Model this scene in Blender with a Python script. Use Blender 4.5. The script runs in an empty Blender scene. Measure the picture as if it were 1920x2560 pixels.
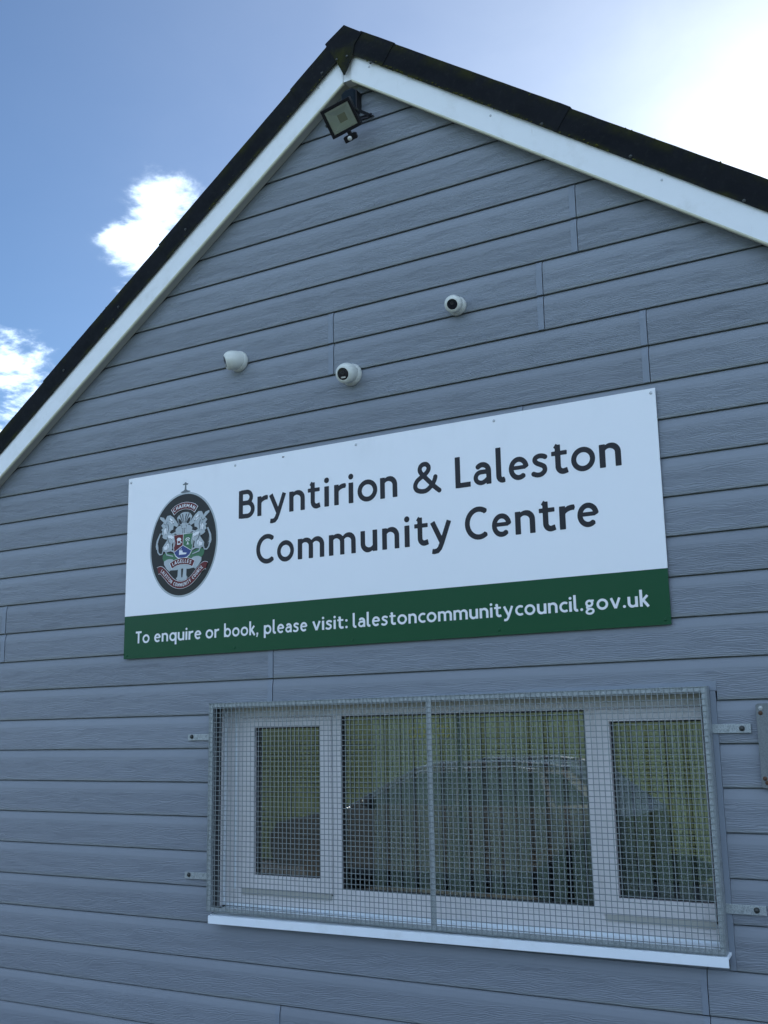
import bpy, math, random
import numpy as np
from mathutils import Vector, Matrix, noise
random.seed(7)
SC = bpy.context.scene
COL = SC.collection
R = math.radians

# ------------------------------------------------------------------ camera
cam_d = bpy.data.cameras.new('camera')
cam = bpy.data.objects.new('camera', cam_d)
COL.objects.link(cam)
cam_d.sensor_fit = 'VERTICAL'
cam_d.sensor_height = 36.0
cam_d.lens = 2699.5 / 2560 * 36.0
cam_d.clip_start = 0.05
cam_d.clip_end = 3000
rx = Vector((0.86228459, 0.50611841, -0.01759094))
ux = Vector((0.11487009, -0.16164023, 0.98014147))
fx = Vector((-0.49322424, 0.84718156, 0.19751775))
m = Matrix((rx, ux, -fx)).transposed().to_4x4()
m.translation = Vector((0.0, -3.9273, 1.6))
cam.matrix_world = m
SC.camera = cam

# ------------------------------------------------------------------ sky and sun
SUN_EL, SUN_AZ = R(27.5), R(-7.0)          # azimuth measured from +Y towards +X
sun_dir = Vector((math.sin(SUN_AZ) * math.cos(SUN_EL), math.cos(SUN_AZ) * math.cos(SUN_EL), math.sin(SUN_EL)))
SKY_STRENGTH = 0.05
world = bpy.data.worlds.new('World')
SC.world = world
world.use_nodes = True
W = world.node_tree
W.nodes.clear()


def wn(t, **k):
    n = W.nodes.new(t)
    for a, b in k.items():
        setattr(n, a, b)
    return n


def wl(a, b):
    W.links.new(a, b)


def wmath(op, a, b=None, c=None, clamp=False):
    n = wn('ShaderNodeMath', operation=op)
    n.use_clamp = clamp
    for i, v in enumerate((a, b, c)):
        if v is None:
            continue
        if isinstance(v, (int, float)):
            n.inputs[i].default_value = v
        else:
            wl(v, n.inputs[i])
    return n.outputs[0]


w_out = wn('ShaderNodeOutputWorld')
w_bg = wn('ShaderNodeBackground')
w_bg.inputs['Strength'].default_value = SKY_STRENGTH
wl(w_bg.outputs[0], w_out.inputs[0])
sky = wn('ShaderNodeTexSky')
sky.sky_type = 'NISHITA'
sky.sun_disc = False
sky.sun_elevation = SUN_EL
sky.sun_rotation = SUN_AZ
sky.air_density = 1.0
sky.dust_density = 0.05
sky.ozone_density = 2.5
tc = wn('ShaderNodeTexCoord')
nrm = wn('ShaderNodeVectorMath', operation='NORMALIZE')
wl(tc.outputs['Generated'], nrm.inputs[0])
D = nrm.outputs[0]


def wdot(v):
    n = wn('ShaderNodeVectorMath', operation='DOT_PRODUCT')
    wl(D, n.inputs[0])
    n.inputs[1].default_value = v
    return n.outputs['Value']


def wbump(v, half_deg, amp):
    """smooth bump of a cloud bank round one direction of the sky"""
    c = wdot(Vector(v).normalized())
    mr = wn('ShaderNodeMapRange', interpolation_type='SMOOTHERSTEP')
    wl(c, mr.inputs[0])
    mr.inputs[1].default_value = math.cos(R(half_deg))
    mr.inputs[2].default_value = 1.0
    mr.inputs[3].default_value = 0.0
    mr.inputs[4].default_value = amp
    return mr.outputs[0]


# aureole: thin bright cloud scattering round the sun
cs = wmath('MAXIMUM', wdot(sun_dir), 0.0)
g1 = wmath('MULTIPLY', wmath('POWER', cs, 120.0), 4.6)
g2 = wmath('MULTIPLY', wmath('POWER', cs, 25.0), 1.35)
g3 = wmath('MULTIPLY', wmath('POWER', cs, 7.5), 2.2)
glow = wmath('ADD', wmath('ADD', g1, g2), g3)
# (the veil is uneven: modulated further down)
# clouds on a plane above: direction divided by height
sep = wn('ShaderNodeSeparateXYZ')
wl(D, sep.inputs[0])
zz = wmath('ADD', wmath('MAXIMUM', sep.outputs['Z'], 0.0), 0.12)
comb = wn('ShaderNodeCombineXYZ')
wl(wmath('DIVIDE', sep.outputs['X'], zz), comb.inputs[0])
wl(wmath('DIVIDE', sep.outputs['Y'], zz), comb.inputs[1])
no = wn('ShaderNodeTexNoise')
no.inputs['Scale'].default_value = 5.6
no.inputs['Detail'].default_value = 9.0
no.inputs['Roughness'].default_value = 0.60
no.inputs['Distortion'].default_value = 0.25
wl(comb.outputs[0], no.inputs['Vector'])
nb = wn('ShaderNodeTexNoise')
nb.inputs['Scale'].default_value = 0.55
nb.inputs['Detail'].default_value = 2.0
wl(comb.outputs[0], nb.inputs['Vector'])
dens = wmath('ADD', wmath('MULTIPLY', wmath('SUBTRACT', no.outputs['Fac'], 0.5), 1.9), wmath('MULTIPLY', nb.outputs['Fac'], 0.16))
dens = wmath('ADD', dens, 0.73)  # heavy cloud cover added outside the view to brighten the wall
# the broad clear gap that the photograph looks into, then the two cloud banks seen in it
for v, hd, am in (((-0.42, 0.73, 0.55), 58.0, -0.72),):
    dens = wmath('ADD', dens, wbump(v, hd, am))
for v, hd, am in (((-0.600, 0.684, 0.412), 5.8, 0.56), ((-0.636, 0.632, 0.446), 6.0, 0.33),
                  ((-0.735, 0.615, 0.286), 6.0, 0.74)):
    dens = wmath('ADD', dens, wbump(v, hd, am))
cm = wn('ShaderNodeMapRange', interpolation_type='SMOOTHSTEP')
wl(dens, cm.inputs[0])
cm.inputs[1].default_value = 0.58
cm.inputs[2].default_value = 0.98
cm.inputs[3].default_value = 0.0
cm.inputs[4].default_value = 1.0
cloud_mask = wmath('POWER', cm.outputs[0], 3.6)
# cloud brightness: raised away from the sun, added to light the shaded wall
glow = wmath('MULTIPLY', glow, wmath('ADD', wmath('MULTIPLY', nb.outputs['Fac'], 0.9), wmath('ADD', wmath('MULTIPLY', no.outputs['Fac'], 0.35), 0.38)))
cb = wmath('ADD', wmath('MULTIPLY', wmath('SUBTRACT', 1.0, wdot(sun_dir)), 6.6), 5.4)
cvar = wmath('MULTIPLY', wmath('ADD', wmath('MULTIPLY', wmath('SUBTRACT', dens, 0.66, None, True), 1.6), 0.60), cb)
ccol = wn('ShaderNodeCombineColor')
wl(wmath('MULTIPLY', cvar, 1.02), ccol.inputs[0])  # clouds tinted blue to put blue light on the shaded wall
wl(wmath('MULTIPLY', cvar, 1.31), ccol.inputs[1])
wl(wmath('MULTIPLY', cvar, 1.78), ccol.inputs[2])
gcol = wn('ShaderNodeCombineColor')
wl(wmath('MULTIPLY', glow, 1.04), gcol.inputs[0])
wl(wmath('MULTIPLY', glow, 1.0), gcol.inputs[1])
wl(wmath('MULTIPLY', glow, 0.86), gcol.inputs[2])
tint = wn('ShaderNodeMix', data_type='RGBA', blend_type='MULTIPLY')
tint.inputs['Factor'].default_value = 1.0
wl(sky.outputs[0], tint.inputs['A'])
tint.inputs['B'].default_value = (0.58, 0.73, 0.86, 1)
mixc = wn('ShaderNodeMix', data_type='RGBA')
wl(wmath('MULTIPLY', cloud_mask, 0.93), mixc.inputs['Factor'])
wl(tint.outputs['Result'], mixc.inputs['A'])
wl(ccol.outputs[0], mixc.inputs['B'])
addg = wn('ShaderNodeMix', data_type='RGBA', blend_type='ADD')
addg.inputs['Factor'].default_value = 1.0
wl(mixc.outputs['Result'], addg.inputs['A'])
wl(gcol.outputs[0], addg.inputs['B'])
wl(addg.outputs['Result'], w_bg.inputs['Color'])

sun_d = bpy.data.lights.new('sun', 'SUN')
sun_d.energy = 5.0
sun_d.angle = R(0.53)
sun_d.color = (1.0, 0.95, 0.87)
sun = bpy.data.objects.new('sun', sun_d)
COL.objects.link(sun)
sun.rotation_euler = (-sun_dir).to_track_quat('-Z', 'Y').to_euler()
sun.location = sun_dir * 30

vs = SC.view_settings
vs.view_transform = 'Standard'
vs.look = 'None'
vs.exposure = 1.5
vs.gamma = 1.0
vs.use_curve_mapping = False
SC.cycles.max_bounces = 8
SC.cycles.transparent_max_bounces = 16

# ------------------------------------------------------------------ materials
def mat(name, color, rough=0.6, metal=0.0, spec=0.5, build=None):
    m_ = bpy.data.materials.new(name)
    m_.use_nodes = True
    nt = m_.node_tree
    b = nt.nodes['Principled BSDF']
    b.inputs['Base Color'].default_value = (*color, 1)
    b.inputs['Roughness'].default_value = rough
    b.inputs['Metallic'].default_value = metal
    b.inputs['Specular IOR Level'].default_value = spec
    if build:
        build(nt, b)
    return m_


class NT:
    def __init__(s, nt):
        s.nt = nt

    def n(s, t, **k):
        x = s.nt.nodes.new(t)
        for a, b in k.items():
            setattr(x, a, b)
        return x

    def l(s, a, b):
        s.nt.links.new(a, b)

    def m(s, op, a, b=None, clamp=False):
        x = s.n('ShaderNodeMath', operation=op)
        x.use_clamp = clamp
        for i, v in enumerate((a, b)):
            if v is None:
                continue
            if isinstance(v, (int, float)):
                x.inputs[i].default_value = v
            else:
                s.l(v, x.inputs[i])
        return x.outputs[0]

    def coord(s, scale=(1, 1, 1), kind='Object', rnd=None):
        t = s.n('ShaderNodeTexCoord')
        mp = s.n('ShaderNodeMapping')
        mp.inputs['Scale'].default_value = scale
        src = t.outputs[kind]
        if rnd:
            oi = s.n('ShaderNodeObjectInfo')
            va = s.n('ShaderNodeVectorMath', operation='SCALE')
            va.inputs[0].default_value = rnd
            s.l(oi.outputs['Random'], va.inputs['Scale'])
            ad = s.n('ShaderNodeVectorMath', operation='ADD')
            s.l(src, ad.inputs[0])
            s.l(va.outputs[0], ad.inputs[1])
            src = ad.outputs[0]
        s.l(src, mp.inputs[0])
        return mp.outputs[0]

    def noise(s, vec, scale=5, detail=3, rough=0.5, dist=0.0):
        x = s.n('ShaderNodeTexNoise')
        x.inputs['Scale'].default_value = scale
        x.inputs['Detail'].default_value = detail
        x.inputs['Roughness'].default_value = rough
        x.inputs['Distortion'].default_value = dist
        s.l(vec, x.inputs['Vector'])
        return x.outputs['Fac']

    def ramp(s, v, a, b, lo=0.0, hi=1.0):
        x = s.n('ShaderNodeMapRange', interpolation_type='SMOOTHSTEP')
        s.l(v, x.inputs[0])
        for i, q in enumerate((a, b, lo, hi)):
            x.inputs[i + 1].default_value = q
        return x.outputs[0]

    def mix(s, f, a, b, blend='MIX'):
        x = s.n('ShaderNodeMix', data_type='RGBA', blend_type=blend)
        for key, v in (('Factor', f), ('A', a), ('B', b)):
            if isinstance(v, (int, float)):
                x.inputs[key].default_value = v
            elif isinstance(v, tuple):
                x.inputs[key].default_value = (*v, 1)
            else:
                s.l(v, x.inputs[key])
        return x.outputs['Result']

    def bump(s, h, b, strength=1.0, dist=0.001):
        x = s.n('ShaderNodeBump')
        x.inputs['Strength'].default_value = strength
        x.inputs['Distance'].default_value = dist
        s.l(h, x.inputs['Height'])
        s.l(x.outputs[0], b.inputs['Normal'])
        return x


def b_clad(nt, b):
    t = NT(nt)
    base = t.coord((1, 1, 1), rnd=(37.0, 0, 0))
    sp = t.n('ShaderNodeSeparateXYZ')
    t.l(base, sp.inputs[0])
    # embossed grain: long wavy ridges, bent by a slow noise, only on the flat of the board
    warp = t.noise(t.coord((4.2, 1, 17), rnd=(37.0, 0, 0)), 1.0, 3, 0.6)
    warp2 = t.noise(t.coord((16, 1, 60), rnd=(23.0, 0, 0)), 1.0, 2, 0.5)
    zw = t.m('ADD', sp.outputs['Z'], t.m('MULTIPLY', warp, 0.050))
    zw = t.m('ADD', zw, t.m('MULTIPLY', warp2, 0.0055))
    zw = t.m('ADD', zw, t.m('MULTIPLY', sp.outputs['X'], -0.010))
    g = t.m('ADD', t.m('MULTIPLY', t.m('SINE', t.m('MULTIPLY', zw, 1010.0)), 0.5), 0.5)
    gf = t.m('POWER', g, 0.7)
    edge = t.noise(t.coord((9, 1, 1), rnd=(37.0, 0, 0)), 1.0, 3, 0.6)
    top = t.m('ADD', t.m('MULTIPLY', edge, 0.03), 0.092)
    mask = t.m('MULTIPLY', t.m('SUBTRACT', top, sp.outputs['Z']), 90.0, clamp=True)
    amp = t.ramp(t.noise(t.coord((7.0, 1, 45), rnd=(11.0, 0, 0)), 1.0, 3), 0.34, 0.62, 0.55, 1.0)
    h = t.m('MULTIPLY', t.m('MULTIPLY', gf, mask), amp)
    fine = t.noise(t.coord((60, 60, 400)), 1.0, 2)
    h2 = t.m('ADD', h, t.m('MULTIPLY', fine, 0.05))
    t.bump(h2, b, 1.0, 0.0013)
    # weathering: faint per-board tone, vertical rain streaks, green-brown tide mark at the lip
    oi = t.n('ShaderNodeObjectInfo')
    tone = t.m('ADD', t.m('MULTIPLY', oi.outputs['Random'], 0.11), 0.945)
    big = t.noise(t.coord((1.3, 1.3, 1.3), kind='Object', rnd=(9, 0, 5)), 1.0, 4)
    tone = t.m('MULTIPLY', tone, t.m('ADD', t.m('MULTIPLY', big, 0.14), 0.93))
    streak = t.ramp(t.noise(t.coord((70, 1, 3), rnd=(3, 0, 0)), 1.0, 2), 0.60, 0.80)
    lowz = t.ramp(sp.outputs['Z'], 0.05, 0.0)
    col = t.mix(t.m('MULTIPLY', t.m('MULTIPLY', streak, lowz), 0.28), (0.212, 0.238, 0.272), (0.11, 0.125, 0.14))
    col = t.mix(t.m('MULTIPLY', t.ramp(sp.outputs['Z'], 0.02, 0.002), t.ramp(big, 0.35, 0.65, 0.15, 0.55)), col, (0.20, 0.22, 0.20))
    hs = t.n('ShaderNodeHueSaturation')
    t.l(col, hs.inputs['Color'])
    t.l(tone, hs.inputs['Value'])
    t.l(hs.outputs[0], b.inputs['Base Color'])
    


def b_white(dirt=0.12, scale=9.0):
    def f(nt, b):
        t = NT(nt)
        v = t.coord((1, 1, 1))
        n1 = t.ramp(t.noise(v, scale, 6, 0.65), 0.5, 0.85)
        n2 = t.ramp(t.noise(t.coord((90, 90, 14)), 1.0, 3), 0.64, 0.78)
        f_ = t.m('MULTIPLY', t.m('MAXIMUM', n1, t.m('MULTIPLY', n2, t.ramp(t.noise(v, 4.0, 3), 0.45, 0.7))), dirt * 3)
        col = t.mix(f_, tuple(b.inputs['Base Color'].default_value[:3]), (0.42, 0.42, 0.36))
        t.l(col, b.inputs['Base Color'])
    return f


def b_flash(nt, b):
    t = NT(nt)
    v = t.coord((1, 1, 1))
    sp = t.n('ShaderNodeSeparateXYZ')
    tcx = t.n('ShaderNodeTexCoord')
    t.l(tcx.outputs['Object'], sp.inputs[0])
    n1 = t.noise(v, 7.0, 6, 0.7)
    n2 = t.ramp(t.noise(v, 38.0, 5, 0.7), 0.50, 0.74)
    # algae grows on the upper edge and the lower lip (object z runs across the strip)
    edge_up = t.ramp(sp.outputs['Z'], 0.055, 0.112)
    edge_lo = t.ramp(sp.outputs['Z'], 0.022, 0.002)
    alg = t.m('MULTIPLY', t.m('MAXIMUM', edge_up, edge_lo), t.m('MULTIPLY', t.ramp(n1, 0.40, 0.68), 0.75))
    col = t.mix(alg, (0.009, 0.0105, 0.013), (0.040, 0.042, 0.010))
    col = t.mix(t.m('MULTIPLY', n2, 0.12), col, (0.07, 0.075, 0.06))
    spots = t.ramp(t.noise(v, 85.0, 3, 0.6), 0.73, 0.80)
    col = t.mix(t.m('MULTIPLY', spots, 0.35), col, (0.35, 0.36, 0.30))
    t.l(col, b.inputs['Base Color'])
    t.bump(t.noise(v, 60, 4, 0.6), b, 0.4, 0.0015)
    t.l(t.ramp(n1, 0.3, 0.7, 0.55, 0.85), b.inputs['Roughness'])


def b_galv(nt, b):
    t = NT(nt)
    v = t.coord((1, 1, 1))
    vo = t.n('ShaderNodeTexVoronoi')
    vo.inputs['Scale'].default_value = 230.0
    t.l(v, vo.inputs['Vector'])
    g = t.ramp(vo.outputs['Distance'], 0.0, 0.8)
    n1 = t.noise(v, 30, 5, 0.7)
    col = t.mix(g, (0.24, 0.27, 0.285), (0.40, 0.44, 0.45))
    col = t.mix(t.m('MULTIPLY', t.ramp(n1, 0.50, 0.75), 0.7), col, (0.17, 0.20, 0.185))
    t.l(col, b.inputs['Base Color'])
    t.l(t.ramp(n1, 0.3, 0.7, 0.38, 0.62), b.inputs['Roughness'])
    t.bump(n1, b, 0.3, 0.001)


def b_sign(nt, b):
    t = NT(nt)
    v = t.coord((1, 1, 1))
    n1 = t.ramp(t.noise(t.coord((6, 1, 2)), 1.0, 5, 0.6), 0.5, 0.8)
    sp = t.n('ShaderNodeSeparateXYZ')
    t.l(v, sp.inputs[0])
    top = t.ramp(sp.outputs['Z'], 0.72, 0.895)
    col = t.mix(t.m('MULTIPLY', t.m('MULTIPLY', n1, top), 0.22), (0.84, 0.86, 0.88), (0.56, 0.58, 0.60))
    t.l(col, b.inputs['Base Color'])
    t.bump(t.noise(v, 2.5, 2), b, 0.12, 0.01)


def b_asphalt(nt, b):
    t = NT(nt)
    v = t.coord((1, 1, 1))
    n1 = t.noise(v, 90, 4, 0.7)
    n2 = t.noise(v, 0.8, 5, 0.6)
    col = t.mix(n1, (0.05, 0.052, 0.055), (0.10, 0.104, 0.108))
    col = t.mix(t.m('MULTIPLY', n2, 0.4), col, (0.12, 0.12, 0.115))
    t.l(col, b.inputs['Base Color'])
    t.bump(n1, b, 0.5, 0.004)


def b_grass(nt, b):
    t = NT(nt)
    v = t.coord((1, 1, 1))
    n1 = t.noise(v, 0.9, 6, 0.7)
    n2 = t.noise(v, 14, 5, 0.75)
    col = t.mix(n1, (0.095, 0.135, 0.062), (0.135, 0.170, 0.085))
    col = t.mix(t.ramp(n2, 0.4, 0.7), col, (0.065, 0.09, 0.042))
    t.l(col, b.inputs['Base Color'])
    t.bump(n2, b, 0.8, 0.06)


def b_leaf(nt, b):
    t = NT(nt)
    oi = t.n('ShaderNodeObjectInfo')
    v = t.coord((1, 1, 1))
    n1 = t.noise(v, 2.2, 4)
    t.l(t.mix(n1, (0.03, 0.055, 0.012), (0.09, 0.11, 0.035)), b.inputs['Base Color'])


def glass_mat(name, ior, tintc, rough=0.0):
    m_ = bpy.data.materials.new(name)
    m_.use_nodes = True
    nt = m_.node_tree
    nt.nodes.clear()
    t = NT(nt)
    o = t.n('ShaderNodeOutputMaterial')
    fr = t.n('ShaderNodeFresnel')
    fr.inputs['IOR'].default_value = ior
    tr = t.n('ShaderNodeBsdfTransparent')
    tr.inputs[0].default_value = (*tintc, 1)
    gl = t.n('ShaderNodeBsdfGlossy')
    gl.inputs['Roughness'].default_value = rough
    gl.inputs['Color'].default_value = (0.95, 1.0, 0.97, 1)
    v = t.coord((1, 1, 1))
    bp = t.n('ShaderNodeBump')
    bp.inputs['Strength'].default_value = 0.25
    bp.inputs['Distance'].default_value = 0.002
    t.l(t.noise(v, 3.0, 1), bp.inputs['Height'])
    t.l(bp.outputs[0], gl.inputs['Normal'])
    mx = t.n('ShaderNodeMixShader')
    t.l(fr.outputs[0], mx.inputs[0])
    t.l(tr.outputs[0], mx.inputs[1])
    t.l(gl.outputs[0], mx.inputs[2])
    t.l(mx.outputs[0], o.inputs[0])
    return m_


M = dict(
    clad=mat('blue_grey_cladding', (0.2, 0.23, 0.27), 0.5, spec=0.4, build=b_clad),
    trim=mat('painted_trim', (0.205, 0.238, 0.282), 0.5, spec=0.4),
    core=mat('sheathing', (0.05, 0.05, 0.05), 0.9),
    upvc=mat('white_upvc', (0.80, 0.86, 0.90), 0.32, build=b_white(0.10, 9.0)),
    barge=mat('barge_white', (0.78, 0.81, 0.82), 0.35, build=b_white(0.15, 7.0)),
    soffit=mat('soffit_board', (0.42, 0.42, 0.38), 0.6, build=b_white(0.25, 12.0)),
    winwhite=mat('window_upvc', (0.72, 0.70, 0.70), 0.3, build=b_white(0.10, 11.0)),
    darkreveal=mat('dark_reveal', (0.03, 0.032, 0.036), 0.7),
    lip=mat('cream_lip', (0.62, 0.62, 0.47), 0.6, build=b_white(0.2, 14.0)),
    gasket=mat('black_gasket', (0.012, 0.012, 0.014), 0.5),
    flash=mat('dark_flashing', (0.02, 0.02, 0.025), 0.5, spec=0.07, build=b_flash),
    roof=mat('roof_sheet', (0.04, 0.04, 0.045), 0.7),
    moss=mat('moss', (0.085, 0.085, 0.02), 0.95, spec=0.1),
    galv=mat('galvanised_steel', (0.4, 0.44, 0.46), 0.45, metal=0.45, build=b_galv),
    galvdark=mat('dull_galvanised_plate', (0.4, 0.44, 0.46), 0.6, metal=0.3, build=b_galv),
    wire=mat('galvanised_wire', (0.23, 0.265, 0.27), 0.45, metal=0.3),
    bolt=mat('dark_bolt', (0.06, 0.065, 0.06), 0.45, metal=0.5),
    rust=mat('rusty_bolt', (0.11, 0.06, 0.035), 0.8, metal=0.2),
    sign=mat('sign_white', (0.8, 0.8, 0.8), 0.32, build=b_sign),
    signgreen=mat('sign_green', (0.009, 0.074, 0.029), 0.28, spec=0.2),
    signback=mat('sign_edge', (0.5, 0.5, 0.5), 0.5),
    ink=mat('dark_ink', (0.020, 0.020, 0.024), 0.35, spec=0.25),
    ink_white=mat('white_ink', (0.78, 0.79, 0.80), 0.35),
    cblack=mat('crest_black', (0.018, 0.020, 0.018), 0.35, spec=0.3),
    csilver=mat('crest_silver', (0.40, 0.44, 0.45), 0.35, metal=0.15),
    csilver2=mat('crest_silver_dark', (0.12, 0.14, 0.145), 0.4, metal=0.2),
    cmaroon=mat('crest_maroon', (0.13, 0.016, 0.018), 0.4, spec=0.3),
    cgreen=mat('crest_green', (0.035, 0.15, 0.062), 0.4),
    cblue=mat('crest_blue', (0.02, 0.045, 0.20), 0.4),
    cwhite=mat('crest_white', (0.78, 0.79, 0.80), 0.4),
    screwhead=mat('screw_head', (0.45, 0.47, 0.48), 0.35, metal=0.3),
    camwhite=mat('camera_white', (0.66, 0.68, 0.62), 0.3),
    camblack=mat('camera_black', (0.012, 0.013, 0.016), 0.12),
    camled=mat('camera_led', (0.55, 0.55, 0.5), 0.3),
    black=mat('black_powdercoat', (0.008, 0.008, 0.011), 0.45, spec=0.25),
    reflector=mat('lamp_reflector', (0.82, 0.87, 0.95), 0.4),
    ledchip=mat('led_chip', (0.42, 0.42, 0.38), 0.5),
    siren=mat('siren_blue', (0.008, 0.015, 0.022), 0.6, spec=0.08),
    blind=mat('blind_fabric', (0.72, 0.76, 0.68), 0.8),
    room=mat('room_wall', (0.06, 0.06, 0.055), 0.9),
    gold=mat('gold_foil', (0.92, 0.74, 0.20), 0.5),
    asphalt=mat('asphalt', (0.05, 0.05, 0.05), 0.9, build=b_asphalt),
    grass=mat('grass', (0.08, 0.12, 0.02), 0.9, spec=0.2, build=b_grass),
    leaf=mat('leaf', (0.05, 0.08, 0.02), 0.7, build=b_leaf),
    bark=mat('bark', (0.10, 0.075, 0.05), 0.9),
    carpaint=mat('car_paint', (0.06, 0.068, 0.075), 0.2, metal=0.5),
    rubber=mat('rubber', (0.02, 0.02, 0.02), 0.8),
    rim=mat('alloy_rim', (0.5, 0.5, 0.5), 0.3, metal=0.8),
    carglass=mat('car_glass', (0.02, 0.03, 0.03), 0.04, spec=1.0),
    carlight=mat('car_light', (0.6, 0.6, 0.6), 0.1),
    chrome=mat('chrome_trim', (0.75, 0.77, 0.8), 0.15, metal=1.0),
)
_nt = NT(M['galvdark'].node_tree)
_b = M['galvdark'].node_tree.nodes['Principled BSDF']
_src = _b.inputs['Base Color'].links[0].from_socket
_nt.l(_nt.mix(0.62, _src, (0.07, 0.08, 0.085)), _b.inputs['Base Color'])
M['pane'] = glass_mat('window_glass', 2.6, (0.86, 0.92, 0.88))
M['lampglass'] = glass_mat('lamp_glass', 1.5, (0.94, 0.95, 0.93))

# ------------------------------------------------------------------ helpers
WLOC = {}


def place(o, parent, world):
    COL.objects.link(o)
    if parent is not None:
        o.parent = parent
        o.location = Vector(world) - WLOC[parent.name]
    else:
        o.location = world
    WLOC[o.name] = Vector(world)
    return o


def tag(o, label=None, cat=None, group=None, kind=None):
    if label:
        o['label'] = label
    if cat:
        o['category'] = cat
    if group:
        o['group'] = group
    if kind:
        o['kind'] = kind
    return o


def thing(name, loc, label, cat, group=None):
    o = bpy.data.objects.new(name, None)
    o.empty_display_size = 0.1
    place(o, None, loc)
    return tag(o, label, cat, group)


class MB:
    """collects world-space geometry for one mesh"""

    def __init__(s, T=None):
        s.v, s.f = [], []
        s.T = T

    def add(s, verts, faces):
        n = len(s.v)
        for p in verts:
            p = Vector(p)
            s.v.append(s.T @ p if s.T is not None else p)
        s.f += [tuple(n + i for i in f) for f in faces]

    def box(s, x0, x1, y0, y1, z0, z1):
        s.add([(x0, y0, z0), (x1, y0, z0), (x1, y1, z0), (x0, y1, z0), (x0, y0, z1), (x1, y0, z1), (x1, y1, z1), (x0, y1, z1)],
              [(0, 3, 2, 1), (4, 5, 6, 7), (0, 1, 5, 4), (1, 2, 6, 5), (2, 3, 7, 6), (3, 0, 4, 7)])

    def prism_xz(s, pts, y0, y1):
        """polygon in x,z (counter-clockwise seen from -Y) given depth from y0 (front) to y1"""
        n = len(pts)
        s.add([(x, y0, z) for x, z in pts] + [(x, y1, z) for x, z in pts],
              [tuple(range(n)), tuple(reversed(range(n, 2 * n)))] + [(i, n + i, n + (i + 1) % n, (i + 1) % n) for i in range(n)])

    def loft(s, A, B):
        """closed loop A to closed loop B with end caps"""
        n = len(A)
        s.add(list(A) + list(B), [tuple(reversed(range(n))), tuple(range(n, 2 * n))] + [(i, (i + 1) % n, n + (i + 1) % n, n + i) for i in range(n)])

    def lathe(s, prof, c, ax, n=24, cap=True):
        """prof: list of (radius, height along ax)"""
        ax = Vector(ax).normalized()
        t = ax.orthogonal().normalized()
        u = ax.cross(t)
        c = Vector(c)
        vs_, fs = [], []
        for r_, h in prof:
            for k in range(n):
                a = 2 * math.pi * k / n
                vs_.append(c + ax * h + (t * math.cos(a) + u * math.sin(a)) * r_)
        for i in range(len(prof) - 1):
            for k in range(n):
                k2 = (k + 1) % n
                fs.append((i * n + k, i * n + k2, (i + 1) * n + k2, (i + 1) * n + k))
        if cap:
            fs.append(tuple(reversed(range(n))))
            fs.append(tuple((len(prof) - 1) * n + k for k in range(n)))
        s.add(vs_, fs)

    def cyl(s, a, b, r_, n=8):
        a, b = Vector(a), Vector(b)
        s.lathe([(r_, 0), (r_, (b - a).length)], a, b - a, n)

    def tube(s, pts, r_, n=6):
        for a, b in zip(pts[:-1], pts[1:]):
            s.cyl(a, b, r_, n)

    def ico(s, c, r_, sub=1, jit=0.0, squash=(1, 1, 1)):
        import bmesh
        bm = bmesh.new()
        bmesh.ops.create_icosphere(bm, subdivisions=sub, radius=1.0)
        vs_ = []
        for v in bm.verts:
            k = r_ * (1 + random.uniform(-jit, jit))
            vs_.append(Vector(c) + Vector((v.co.x * k * squash[0], v.co.y * k * squash[1], v.co.z * k * squash[2])))
        fs = [tuple(v.index for v in f.verts) for f in bm.faces]
        bm.free()
        s.add(vs_, fs)

    def build(s, name, mt, parent=None, origin=None, smooth=False, bevel=0.0, rot=None):
        if origin is None:
            origin = WLOC[parent.name] if parent is not None else Vector((0, 0, 0))
        origin = Vector(origin)
        me = bpy.data.meshes.new(name)
        if rot is None:
            vv = [p - origin for p in s.v]
        else:
            inv = rot.to_3x3().inverted()
            vv = [inv @ (p - origin) for p in s.v]
        me.from_pydata([tuple(p) for p in vv], [], s.f)
        me.materials.append(mt if not isinstance(mt, str) else M[mt])
        me.update()
        if smooth:
            for p in me.polygons:
                p.use_smooth = True
        o = bpy.data.objects.new(name, me)
        place(o, parent, origin)
        if rot is not None:
            o.rotation_euler = rot.to_euler()
        if bevel > 0:
            md = o.modifiers.new('bevel', 'BEVEL')
            md.width = bevel
            md.segments = 2
            md.limit_method = 'ANGLE'
            md.angle_limit = R(40)
        if smooth:
            try:
                me.set_sharp_from_angle(angle=R(40))
            except Exception:
                pass
        return o


# ------------------------------------------------------------------ ground and surroundings
g = MB()
g.add([(-400, -400, 0), (400, -400, 0), (400, 400, 0), (-400, 400, 0)], [(0, 1, 2, 3)])
tag(g.build('ground', 'asphalt'), 'worn grey tarmac yard in front of the hall', kind='structure')
# grass bank rising beyond the yard (seen in the window glass)
nx, ny = 40, 24
vv, ff = [], []
for j in range(ny + 1):
    for i in range(nx + 1):
        x = -95 + 150 * i / nx
        q = j / ny
        y = -7.4 - 54 * q
        z = 0.012 + 5.6 * (q ** 1.15) + (0.5 * noise.noise(Vector((x * 0.08, y * 0.08, 3.0))) * min(1, q * 5))
        vv.append((x, y, max(z, 0.012)))
for j in range(ny):
    for i in range(nx):
        a = j * (nx + 1) + i
        ff.append((a, a + nx + 1, a + nx + 2, a + 1))
g = MB()
g.add(vv, ff)
tag(g.build('grass_bank', 'grass', smooth=True), 'green grass bank rising beyond the yard', kind='structure')

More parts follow.
